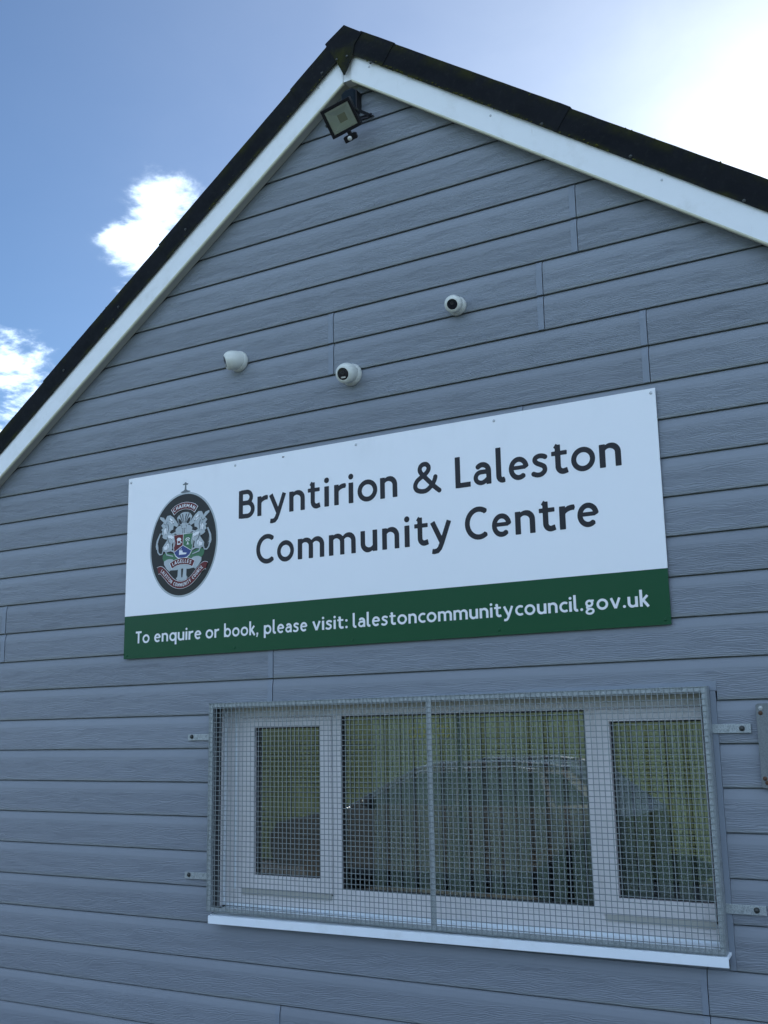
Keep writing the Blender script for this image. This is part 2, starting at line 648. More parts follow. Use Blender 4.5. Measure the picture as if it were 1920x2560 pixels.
# ------------------------------------------------------------------ the hall
AX, PITCH = -2.4100, R(35.76)
TP, CP, SP = math.tan(PITCH), math.cos(PITCH), math.sin(PITCH)
Z_BBOT, Z_BTOP, Z_FTOP = 4.5865, 4.7214, 4.8590   # apex heights: board bottom, board top, flashing top
XL, XR, EAVE = -5.56, 0.74, 2.43
LIP0, STEP = 3.0322, 0.15
hall = thing('community_hall', (AX, 0, 0), 'blue grey clad community hall gable with white barge boards and dark roof verge', 'building')


def roof_x(z, apex_z, side):
    return AX + side * (apex_z - z) / TP


# wall core, with the window opening
OX0, OX1, OZ0, OZ1 = -3.190, -0.972, 0.832, 1.733
YW = 0.022
core = MB()
core.prism_xz([(XL + 0.02, 0), (XR - 0.02, 0), (XR - 0.02, OZ0 - 0.04), (XL + 0.02, OZ0 - 0.04)], YW, 0.16)
core.prism_xz([(XL + 0.02, OZ0 - 0.04), (OX0 - 0.02, OZ0 - 0.04), (OX0 - 0.02, OZ1 + 0.02), (XL + 0.02, OZ1 + 0.02)], YW, 0.16)
core.prism_xz([(OX1 + 0.02, OZ0 - 0.04), (XR - 0.02, OZ0 - 0.04), (XR - 0.02, OZ1 + 0.02), (OX1 + 0.02, OZ1 + 0.02)], YW, 0.16)
core.prism_xz([(XL + 0.02, OZ1 + 0.02), (XR - 0.02, OZ1 + 0.02), (XR - 0.02, 2.5), (AX, 4.62), (XL + 0.02, 2.5)], YW, 0.16)
core.box(XL + 0.02, XL + 0.16, 0.16, 9.0, 0, 2.45)
core.box(XR - 0.16, XR - 0.02, 0.16, 9.0, 0, 2.45)
core.prism_xz([(XL + 0.16, 0), (XR - 0.16, 0), (XR - 0.16, 2.45), (AX, 4.6), (XL + 0.16, 2.45)], 8.86, 9.0)
wall = core.build('wall', 'core', hall)

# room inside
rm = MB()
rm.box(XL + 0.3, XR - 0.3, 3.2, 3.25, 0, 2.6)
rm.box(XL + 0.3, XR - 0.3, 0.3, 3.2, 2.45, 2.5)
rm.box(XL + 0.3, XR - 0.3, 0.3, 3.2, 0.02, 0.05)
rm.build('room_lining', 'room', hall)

# cladding boards
PROFILE = [(0.0012, 0.0), (0.0, 0.0016), (0.0, 0.1115), (0.0014, 0.1205), (0.0040, 0.1330), (0.0085, 0.1458), (0.0175, 0.1462), (0.0175, 0.160),
           (0.0215, 0.160), (0.0215, 0.0125), (0.0055, 0.0125), (0.0055, 0.0)]


def clip_low(prof, zmin):
    out = []
    n = len(prof)
    for i in range(n):
        a, b = prof[i], prof[(i + 1) % n]
        if a[1] >= zmin:
            out.append(a)
        if (a[1] >= zmin) != (b[1] >= zmin):
            t_ = (zmin - a[1]) / (b[1] - a[1])
            out.append((a[0] + t_ * (b[0] - a[0]), zmin))
    return out


def board_loops(lip, xa, xb, prof, off=0.0):
    lo, hi = [], []
    for y, z in prof:
        zw = lip + z
        a = max(xa, roof_x(zw, Z_BBOT + 0.012, -1)) if zw > EAVE - 0.3 else xa
        b = min(xb, roof_x(zw, Z_BBOT + 0.012, 1)) if zw > EAVE - 0.3 else xb
        if a > b:
            a = b = AX
        lo.append((a, y + off, zw))
        hi.append((b, y + off, zw))
    return lo, hi


JOINTS = {3.632: [-1.3540], 3.482: [-1.3545], 3.332: [-1.5130, -2.5355], 3.182: [-1.5140, -2.5350], 3.032: [-1.0970], 2.882: [-1.0975],
          2.732: [-1.6265], 2.582: [-1.6270], 2.132: [-4.6140, -0.20], 1.982: [-4.6130, -0.20], 1.832: [-2.8690], 1.682: [-2.8720],
          1.382: [-4.95], 1.232: [-4.95], 0.632: [-1.0455], 0.482: [-1.0450], 0.332: [-2.8295], 0.182: [-2.8290]}
GAP = 0.0026
for k in range(-20, 11):
    lip = LIP0 + STEP * k
    js = sorted(next((v for q, v in JOINTS.items() if abs(q - lip) < 0.01), []))
    xs = [XL] + js + [XR]
    for a, b in zip(xs[:-1], xs[1:]):
        spans = [(a, b, PROFILE)]
        if 0.70 < lip < 1.60 and a < -2.0 < b or 0.70 < lip < 1.60:
            spans = []
            if a < -3.1965:
                spans.append((a, min(b, -3.1965), PROFILE))
            if b > -0.9445:
                spans.append((max(a, -0.9445), b, PROFILE))
        elif 1.60 < lip < 1.70:
            cp = clip_low(PROFILE, 0.047)
            spans = []
            if a < -3.1965:
                spans.append((a, -3.1965, PROFILE))
            spans.append((max(a, -3.1965), min(b, -0.9400), cp))
            if b > -0.94:
                spans.append((-0.9400, b, PROFILE))
        if 0.70 < lip < 1.60:
            for (p, q, pf) in spans:
                mb = MB()
                lo, hi = board_loops(lip, p, q - GAP, pf)
                mb.loft(lo, hi)
                mb.build('plank', 'clad', wall, origin=(p, 0, lip))
            continue
        mb = MB()
        for (p, q, pf) in spans:
            lo, hi = board_loops(lip, p, q - (GAP if q == b else 0), pf)
            mb.loft(lo, hi)
        mb.build('plank', 'clad', wall, origin=(a, 0, lip))
    for j in js:        # flat cover strip left of each butt joint
        wj = 0.026 if lip > 1.0 else 0.0215
        pf = [(y, z) for y, z in PROFILE[1:6]]
        zmin = 0.047 if 1.60 < lip < 1.70 else None
        outer = pf
        if zmin:
            outer = [(0.0, zmin)] + [p for p in pf if p[1] > zmin]
        mb = MB()
        A_, B_ = [], []
        for y, z in outer:
            A_.append((j - GAP - wj, y - 0.0024, lip + z))
            B_.append((j - GAP, y - 0.0024, lip + z))
        for y, z in reversed(outer):
            A_.append((j - GAP - wj, y + 0.0015, lip + z + 0.0004))
            B_.append((j - GAP, y + 0.0015, lip + z + 0.0004))
        mb.loft(A_, B_)
        mb.build('joint_strip', 'trim', wall)

# trims round the window
mb = MB()
mb.prism_xz([(-3.1960, 1.7145), (-0.9400, 1.7145), (-0.9400, 1.7478), (-2.2, 1.7350), (-3.1960, 1.7250)], -0.0035, 0.021)
mb.build('window_trim', 'trim', hall, bevel=0.0008)
mb = MB()
mb.box(-0.9655, -0.9455, -0.0020, 0.0215, 0.7835, 1.7140)
mb.build('window_trim', 'trim', hall, bevel=0.0008)
# barge boards, soffits
for side in (-1, 1):
    xe = XL - 0.25 if side < 0 else XR + 0.25
    drop = abs(xe - AX) * TP

    def along(z_apex, x):
        return z_apex - abs(x - AX) * TP
    mb = MB()
    xi = AX + side * 0.0235       # boards stop short of the apex cover
    # cross-section swept along the slope: face, rounded lower lip
    sec = [(-0.060, 0.0), (-0.060, 0.006), (-0.0572, 0.0015), (-0.053, 0.0), (-0.047, 0.0), (-0.044, 0.003)]
    A_, B_ = [], []
    zt = (Z_BTOP + 0.012)
    ring = [(-0.060, zt - Z_BBOT), (-0.060, 0.0100), (-0.0440, 0.0100), (-0.0440, zt - Z_BBOT)]
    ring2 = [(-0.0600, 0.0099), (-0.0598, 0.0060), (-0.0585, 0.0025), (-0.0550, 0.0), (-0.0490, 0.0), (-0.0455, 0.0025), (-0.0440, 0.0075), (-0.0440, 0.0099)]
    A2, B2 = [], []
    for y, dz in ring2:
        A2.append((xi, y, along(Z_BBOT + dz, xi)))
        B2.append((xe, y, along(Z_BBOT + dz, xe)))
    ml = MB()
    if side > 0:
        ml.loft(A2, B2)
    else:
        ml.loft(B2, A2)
    for y, dz in ring:
        A_.append((xi, y, along(Z_BBOT + dz, xi)))
        B_.append((xe, y, along(Z_BBOT + dz, xe)))
    if side > 0:
        mb.loft(A_, B_)
    else:
        mb.loft(B_, A_)
    bb = mb.build('barge_board', 'barge', hall, origin=(xi, -0.05, along(Z_BBOT, xi)), smooth=True)
    ml.build('lower_lip', 'lip', bb, smooth=True)  # cream colour along the rounded lower edge
    if side < 0:
        scr = [(-2.5686, 4.5953), (-3.1615, 4.172), (-3.8477, 3.6853), (-4.5521, 3.1882)]
    else:
        scr = [(-2.2895, 4.6078), (-1.6897, 4.1642), (-0.9843, 3.6606), (-0.30, 3.16)]
    for x, z in scr:
        mb = MB()
        mb.lathe([(0.0052, 0), (0.0052, 0.0016), (0.003, 0.0026)], (x, -0.0600, z), (0, -1, 0), 10)
        mb.build('screw', 'screwhead', bb, origin=(x, -0.06, z))
    mb = MB()
    A_, B_ = [], []
    for y, dz in ((-0.0435, 0.012), (-0.0015, 0.012), (-0.0015, 0.026), (-0.0435, 0.026)):
        A_.append((AX + side * 0.002, y, along(Z_BBOT + dz, AX + side * 0.002)))
        B_.append((xe, y, along(Z_BBOT + dz, xe)))
    mb.loft(A_, B_)
    mb.build('soffit_board', 'soffit', hall)
mb = MB()
mb.prism_xz([(AX - 0.0225, 4.5800), (AX + 0.0225, 4.5800), (AX + 0.0225, 4.72), (AX - 0.0225, 4.72)], -0.0560, -0.0030)
mb.build('apex_cover', 'barge', hall, bevel=0.001)

# roof sheets
for side in (-1, 1):
    xe = XL - 0.3 if side < 0 else XR + 0.3
    mb = MB()
    x0 = AX + side * 0.001
    A_ = [(x0, -0.058, Z_BTOP + 0.045), (x0, 9.1, Z_BTOP + 0.045), (x0, 9.1, Z_BTOP + 0.125), (x0, -0.058, Z_BTOP + 0.125)]
    B_ = [(xe, y, z - abs(xe - x0) * TP) for _, y, z in A_]
    mb.loft(A_, B_)
    mb.build('roof_sheet', 'roof', hall)

# verge flashing: overlapping dark strips with a face and a top return
fl_screws = [(-2.5386, 4.6554), (-2.2696, 4.6131), (-1.4554, 4.043), (-1.0964, 3.7897), (-0.6866, 3.4867), (-3.3657, 4.0751), (-3.8091, 3.7616), (-4.1887, 3.4909)]


def flash_piece(side, xa, xb, dy, lift):
    """strip from xa (nearer the apex) to xb; object z axis runs across the strip"""
    L = abs(xb - xa) / CP
    org = Vector((xa, -0.0700 + dy, Z_BTOP - abs(xa - AX) * TP))
    ang = PITCH if side > 0 else -PITCH
    rot = Matrix.Rotation(ang, 4, 'Y')
    W_ = (Z_FTOP - Z_BTOP) * CP + lift
    n = max(6, int(L / 0.05))
    mb = MB(T=Matrix.Translation(org) @ rot)
    s_ = side
    rings = []
    for i in range(n + 1):
        x = s_ * L * i / n
        jt = 0.0012 * noise.noise(Vector((x * 14 + side * 7, 3.1, xa))) + 0.0009 * noise.noise(Vector((x * 60, 1.7, xa)))
        jb = 0.0016 * noise.noise(Vector((x * 11, 8.8, xa)))
        rings.append([(x, 0.0, jb - 0.002), (x, -0.0022, jb - 0.002), (x, -0.0030, W_ * 0.55), (x, -0.0030, W_ - 0.004 + jt), (x, -0.0006, W_ + jt),
                      (x, 0.150, W_ + jt + 0.001), (x, 0.150, W_ - 0.002 + jt), (x, 0.0002, W_ - 0.0025 + jt)])
    vs_, fs = [], []
    for r_ in rings:
        vs_ += r_
    m_ = 8
    for i in range(n):
        for k in range(m_):
            k2 = (k + 1) % m_
            fs.append((i * m_ + k, i * m_ + k2, (i + 1) * m_ + k2, (i + 1) * m_ + k))
    fs.append(tuple(reversed(range(m_))))
    fs.append(tuple(n * m_ + k for k in range(m_)))
    mb.add(vs_, fs)
    o = mb.build('verge_flashing', 'flash', hall, origin=org, rot=rot)
    return o, org


pieces = [(-1, AX - 0.03, -2.660, -0.0030, 0.003), (-1, -2.640, -3.480, 0.0, 0.0), (-1, -3.4691, -4.2814, 0.0030, -0.0035), (-1, -4.265, -5.10, 0.0055, -0.007),
          (-1, -5.09, -5.90, 0.0080, -0.010),
          (1, AX + 0.02, -2.212, -0.0030, 0.004), (1, -2.2245, -1.3950, 0.0, 0.001), (1, -1.4070, -0.602, 0.0030, -0.004), (1, -0.61, 0.22, 0.0055, -0.0075),
          (1, 0.21, 1.05, 0.0080, -0.011)]
fo = []
for p in pieces:
    o, org = flash_piece(*p)
    fo.append((o, p))
for x, z in fl_screws:
    best = min(fo, key=lambda q: abs((q[1][1] + q[1][2]) / 2 - x))
    mb = MB()
    y0 = -0.0730 + best[1][3]
    mb.lathe([(0.0068, 0), (0.0068, 0.0018), (0.004, 0.0018), (0.004, 0.0048), (0.0025, 0.0058)], (x, y0, z), (0, -1, 0), 10)
    o = mb.build('screw', 'bolt', None, origin=(x, y0, z))
    par = best[0]
    o.parent = par
    rot = par.rotation_euler.to_matrix()
    o.location = rot.inverted() @ (Vector((x, y0, z)) - WLOC[par.name])
    o.rotation_euler = rot.inverted().to_euler()

# ridge cap at the apex
capx = [(-2.4117, 4.8614), (-2.3160, 4.7860), (-2.3560, 4.7380), (-2.3690, 4.6721), (-2.4085, 4.5999), (-2.4150, 4.6005), (-2.4541, 4.6816), (-2.5184, 4.7965), (-2.5130, 4.8020)]
mb = MB()
mb.prism_xz(list(reversed(capx)), -0.0800, -0.0775)
# folded top return running back over the ridge
mb.loft([(-2.4117, -0.0775, 4.8614), (-2.4117, 0.30, 4.8614), (-2.4117, 0.30, 4.8570), (-2.4117, -0.0775, 4.8570)],
        [(-2.3160, -0.0775, 4.7895), (-2.3160, 0.30, 4.7895), (-2.3160, 0.30, 4.7850), (-2.3160, -0.0775, 4.7850)])
mb.loft([(-2.5130, -0.0775, 4.8020 - 0.013), (-2.5130, 0.30, 4.8020 - 0.013), (-2.5130, 0.30, 4.7980 - 0.013), (-2.5130, -0.0775, 4.7980 - 0.013)],
        [(-2.4117, -0.0775, 4.8610), (-2.4117, 0.30, 4.8610), (-2.4117, 0.30, 4.8566), (-2.4117, -0.0775, 4.8566)])
cap = mb.build('ridge_cap', 'flash', hall, origin=(AX, -0.08, 4.745))
for x, z in ((-2.4528, 4.6935), (-2.3959, 4.6908)):
    mb = MB()
    mb.lathe([(0.0062, 0), (0.0062, 0.0018), (0.0036, 0.0048)], (x, -0.0800, z), (0, -1, 0), 10)
    mb.build('screw', 'bolt', cap, origin=(x, -0.08, z))

# moss on the flashing: uneven clumps on upper edge and along the lower lip
mb = MB()
for i in range(300):
    side = 1 if random.random() < 0.72 else -1
    if random.random() < 0.5:       # lower lip
        d = abs(random.gauss(0, 0.75)) if side > 0 else abs(random.gauss(0, 0.9))
        x = AX + side * (0.10 + d)
        z = Z_BTOP - abs(x - AX) * TP + random.uniform(-0.004, 0.010)
        y = -0.0735 - random.uniform(0, 0.002)
        rr = random.uniform(0.0012, 0.0042)
    else:                            # top edge
        d = random.uniform(0, 2.0)
        x = AX + side * (0.02 + d)
        z = Z_FTOP - abs(x - AX) * TP - 0.008 + random.uniform(-0.006, 0.002)
        y = random.uniform(-0.074, -0.05)
        rr = random.uniform(0.0015, 0.0038)
    if -5.2 < x < 0.4:
        mb.ico((x, y, z), rr, 1, 0.35, (1.3, 0.8, 0.9))
tag(mb.build('moss', 'moss'), 'small clumps of green moss on the dark roof verge', 'moss', kind='stuff')

# ------------------------------------------------------------------ window
YF = 0.071
win = bpy.data.objects.new('window', None)
win.empty_display_size = 0.1
place(win, hall, (OX0, YF, OZ0))
KW = (3.9273 + YF) / (3.9273 + 0.0405)


def wX(x):
    return x * KW


def wZ(z):
    return 1.6 + (z - 1.6) * KW


HEADZ = 1.7330
f0, f1 = YF, YF + 0.06
J0, J1, JB, JT = wX(-3.066), wX(-1.006), wZ(0.868), wZ(1.660)
GL = [(wX(-2.9965), wX(-2.6480), wZ(0.9890), wZ(1.6180)), (wX(-2.5430), wX(-1.4500), wZ(0.9505), wZ(1.6600)), (wX(-1.3520), wX(-1.0090), wZ(0.9880), wZ(1.6150))]
mb = MB()
mb.box(OX0, J0, f0, f1, JB, HEADZ)
mb.box(J1, OX1, f0, f1, JB, HEADZ)
mb.box(J0, J1, f0, f1, JT, HEADZ)
mb.box(J0, J1, f0, f1, JB, wZ(0.9225))
mb.box(wX(-2.5870), GL[1][0], f0, f1, wZ(0.9225), JT)
mb.box(GL[1][1], wX(-1.4120), f0, f1, wZ(0.9225), JT)
mb.box(GL[1][0], GL[1][1], f0, f1, wZ(0.9225), GL[1][2])
mb.build('frame', 'winwhite', win, bevel=0.0025)
mb = MB()                                                   # raised beads on the jamb
mb.box(OX0 + 0.0005, OX0 + 0.0085, f0 - 0.008, f0 - 0.0005, JB, HEADZ - 0.002)
mb.build('bead', 'upvc', win, bevel=0.0015)
mb = MB()
mb.box(wX(-3.1080), wX(-3.0980), f0 - 0.004, f0 - 0.0005, wZ(0.925), wZ(1.700))
mb.build('bead', 'upvc', win, bevel=0.0015)
# white inner lining and dark outer edge of the reveal
for x0, x1 in ((OX0 - 0.006, OX0 - 0.0002), (OX1 + 0.0002, OX1 + 0.006)):
    mb = MB()
    mb.box(x0, x1, 0.0420, f1, 0.846, HEADZ)
    mb.build('reveal_lining', 'winwhite', win)
    mb = MB()
    mb.box(x0, x1, 0.0020, 0.0418, 0.846, HEADZ)
    mb.build('reveal_edge', 'darkreveal', win)
mb = MB()
mb.box(OX0, OX1, 0.0225, f1, HEADZ + 0.0002, HEADZ + 0.006)
mb.build('reveal_head', 'darkreveal', win)
mb = MB()
mb.box(OX0 + 0.0002, OX1 - 0.0002, f0 - 0.012, f1 - 0.02, JB - 0.0130, JB - 0.0002)
mb.build('sill_rail', 'upvc', win, bevel=0.001)
mb = MB()
mb.box(J0, J1, f0 - 0.003, f1 - 0.02, JB + 0.0135, JB + 0.0165)
mb.build('bead', 'winwhite', win, bevel=0.001)


def sash(x0, x1, z0, z1, g):
    mb = MB()
    a, b = YF - 0.010, YF + 0.045
    mb.box(x0, g[0], a, b, z0, z1)
    mb.box(g[1], x1, a, b, z0, z1)
    mb.box(g[0], g[1], a, b, g[3], z1)
    mb.box(g[0], g[1], a, b, z0, g[2])
    return mb.build('sash', 'winwhite', win, bevel=0.003)


sash(wX(-3.0640), wX(-2.5890), wZ(0.9300), wZ(1.6590), GL[0])
sash(wX(-1.4100), wX(-1.0075), wZ(0.9300), wZ(1.6590), GL[2])
for gx0, gx1, gz0, gz1 in GL:
    mb = MB()
    t_ = 0.006
    y0, y1 = YF + 0.0085, YF + 0.0165
    e = 0.0002
    mb.box(gx0 + e, gx0 + t_, y0, y1, gz0 + e, gz1 - e)
    mb.box(gx1 - t_, gx1 - e, y0, y1, gz0 + e, gz1 - e)
    mb.box(gx0 + t_, gx1 - t_, y0, y1, gz0 + e, gz0 + t_)
    mb.box(gx0 + t_, gx1 - t_, y0, y1, gz1 - t_, gz1 - e)
    mb.build('gasket', 'gasket', win)
    mb = MB()
    yg = YF + 0.018
    mb.add([(gx0 + e, yg, gz0 + e), (gx1 - e, yg, gz0 + e), (gx1 - e, yg, gz1 - e), (gx0 + e, yg, gz1 - e)], [(0, 1, 2, 3)])
    mb.build('pane', 'pane', win, origin=(gx0, yg, gz0))
for a, b in ((-3.062, -2.592), (-1.408, -1.010)):            # weather bars under the sashes
    mb = MB()
    mb.box(wX(a), wX(b), YF - 0.0085, YF - 0.0005, wZ(0.9060), wZ(0.9290))
    mb.build('drip_bar', 'soffit', win, bevel=0.002)
# projecting sill, very slightly out of level as on the photograph
mb = MB()
tl = 0.0056


def sz(x, z):
    return z + (x + 3.18) * tl


A_ = [(-3.1800, y, sz(-3.18, z)) for y, z in ((-0.050, 0.7880), (-0.050, 0.8190), (-0.046, 0.8205), (YF, 0.8450), (YF, 0.8350), (-0.044, 0.8120), (-0.046, 0.7880))]
B_ = [(-0.9575, y, sz(-0.9575, z)) for y, z in ((-0.050, 0.7870), (-0.050, 0.8190), (-0.046, 0.8205), (YF, 0.8450), (YF, 0.8350), (-0.044, 0.8120), (-0.046, 0.7870))]
mb.loft(A_, B_)
sill = mb.build('sill', 'upvc', win)
mb = MB()
mb.box(OX0, OX1, 0.0225, YF + 0.05, 0.790, 0.8340)
mb.build('sub_frame', 'darkreveal', win)

# ------------------------------------------------------------------ security grille
GY = -0.046
GX0, GX1, GZ0, GZ1 = -3.1920, -0.9645, 0.8365, 1.7300
gr = thing('window_grille', (GX0, GY, GZ0), 'galvanised wire security grille bolted over the window', 'grille')
lw, dp, th = 0.019, 0.036, 0.003


def angle_bar(axis, p0, p1, c, inward):
    """angle section: a flange facing out and a leg going back to the wall"""
    mb = MB()
    if axis == 'x':
        z_out = c
        z_in = c + inward * lw
        mb.box(p0, p1, GY, GY + th, min(z_out, z_in), max(z_out, z_in))
        mb.box(p0, p1, GY + th, GY + th + dp, min(z_out, z_out + inward * th), max(z_out, z_out + inward * th))
    else:
        x_out = c
        x_in = c + inward * lw
        mb.box(min(x_out, x_in), max(x_out, x_in), GY, GY + th, p0, p1)
        mb.box(min(x_out, x_out + inward * th), max(x_out, x_out + inward * th), GY + th, GY + th + dp, p0, p1)
    return mb.build('frame_rail', 'galv', gr, bevel=0.0006)


angle_bar('x', GX0 + lw, GX1 - lw, GZ1, -1)
angle_bar('x', GX0 + lw, GX1 - lw, GZ0, 1)
angle_bar('z', GZ0, GZ1, GX0, 1)
angle_bar('z', GZ0, GZ1, GX1, -1)
mb = MB()
mb.box(-2.0795, -2.0600, GY + 0.0005, GY + 0.0055, GZ0 + lw, GZ1 - lw)
mb.build('centre_bar', 'galv', gr, bevel=0.0008)
# welded wires: verticals in front, horizontals just behind
mb = MB()
pitch = 0.02135
wr = 0.00155
n_v = int(round((GX1 - GX0 - 0.006) / pitch))
px = (GX1 - GX0 - 0.006) / n_v
yv, yh = GY - 0.0046, GY - 0.0018


def wire_v(x, z0, z1, seed):
    segs = 10
    pts = []
    for i in range(segs + 1):
        z = z0 + (z1 - z0) * i / segs
        dx = 0.0009 * noise.noise(Vector((x * 3 + seed, z * 4.0, 0.0)))
        dyy = 0.0006 * noise.noise(Vector((x * 5, z * 5.0, 7.0)))
        pts.append((x + dx, yv + dyy, z))
    sweep(mb, pts, wr, 'v')


def wire_h(z, x0, x1, seed):
    segs = 24
    pts = []
    for i in range(segs + 1):
        x = x0 + (x1 - x0) * i / segs
        dz = 0.0011 * noise.noise(Vector((x * 3.0, z * 3.0 + seed, 5.0)))
        pts.append((x, yh, z + dz))
    sweep(mb, pts, wr, 'h')


def sweep(mb, pts, r_, kind, n=6):
    vs_, fs = [], []
    for p in pts:
        for k in range(n):
            a = 2 * math.pi * k / n + math.pi / n
            if kind == 'v':
                vs_.append((p[0] + r_ * math.cos(a), p[1] + r_ * math.sin(a), p[2]))
            else:
                vs_.append((p[0], p[1] + r_ * math.cos(a), p[2] + r_ * math.sin(a)))
    for i in range(len(pts) - 1):
        for k in range(n):
            k2 = (k + 1) % n
            fs.append((i * n + k, i * n + k2, (i + 1) * n + k2, (i + 1) * n + k))
    mb.add(vs_, fs)


for i in range(n_v + 1):
    wire_v(GX0 + 0.003 + i * px, GZ0 + 0.001, GZ1 + 0.001, i * 0.37)
n_h = int(round((GZ1 - GZ0 - 0.006) / pitch))
pz_ = (GZ1 - GZ0 - 0.006) / n_h
for i in range(n_h + 1):
    wire_h(GZ0 + 0.004 + i * pz_, GX0 + 0.001, GX1 - 0.001, i * 0.53)
tag(mb.build('wire_mesh', 'wire', gr, smooth=True), kind='stuff')
# weld blobs on the frame
mb = MB()
for i in range(58):
    x = random.uniform(GX0 + 0.01, GX1 - 0.01)
    mb.ico((x, GY - 0.0005, GZ1 - 0.010 + random.uniform(-0.006, 0.006)), random.uniform(0.0015, 0.0032), 1, 0.3, (1.4, 0.6, 1))
    mb.ico((x + 0.01, GY - 0.0005, GZ0 + 0.009 + random.uniform(-0.006, 0.006)), random.uniform(0.0015, 0.0030), 1, 0.3, (1.4, 0.6, 1))
for i in range(30):
    z = random.uniform(GZ0 + 0.01, GZ1 - 0.01)
    mb.ico((GX0 + 0.010 + random.uniform(-0.005, 0.005), GY - 0.0005, z), random.uniform(0.0015, 0.003), 1, 0.3, (1, 0.6, 1.4))
    mb.ico((GX1 - 0.010 + random.uniform(-0.005, 0.005), GY - 0.0005, z), random.uniform(0.0015, 0.003), 1, 0.3, (1, 0.6, 1.4))
tag(mb.build('weld_beads', 'galv', gr), kind='stuff')
# fixing straps
for (xa, xb, z0, z1, bx, bz) in ((-0.9645, -0.8320, 1.5670, 1.5980, -0.8621, 1.5822), (-0.9645, -0.8310, 0.9670, 0.9990, -0.8619, 0.9833),
                                 (-3.3465, -3.1920, 1.5665, 1.5950, -3.3233, 1.5835), (-3.3515, -3.1920, 0.9610, 0.9900, -3.3264, 0.9784)):
    mb = MB()
    mb.box(xa, xb, -0.0085, -0.0040, z0, z1)
    st = mb.build('fixing_strap', 'galv', gr, origin=(xa, -0.0085, z0), bevel=0.0009)
    mb = MB()
    mb.lathe([(0.0100, 0), (0.0100, 0.0012), (0.0080, 0.0012), (0.0080, 0.0045), (0.0055, 0.0085), (0.0030, 0.0100)], (bx, -0.0085, bz), (0, -1, 0), 12)
    mb.build('bolt', 'bolt', st, origin=(bx, -0.0085, bz), smooth=True)

# ------------------------------------------------------------------ lettering: monoline humanist glyphs
def E(cx, cy, rx_, ry_, a0, a1, n=22):
    return [(cx + rx_ * math.cos(R(a0 + (a1 - a0) * i / n)), cy + ry_ * math.sin(R(a0 + (a1 - a0) * i / n))) for i in range(n + 1)]


def spline(pts, n=5):
    out = []
    P_ = [pts[0]] + list(pts) + [pts[-1]]
    for i in range(1, len(P_) - 2):
        p0, p1, p2, p3 = P_[i - 1:i + 3]
        for k in range(n):
            t_ = k / n
            out.append(tuple(0.5 * (2 * p1[j] + (p2[j] - p0[j]) * t_ + (2 * p0[j] - 5 * p1[j] + 4 * p2[j] - p3[j]) * t_ ** 2
                                    + (3 * p1[j] - p0[j] - 3 * p2[j] + p3[j]) * t_ ** 3) for j in (0, 1)))
    out.append(tuple(pts[-1]))
    return out


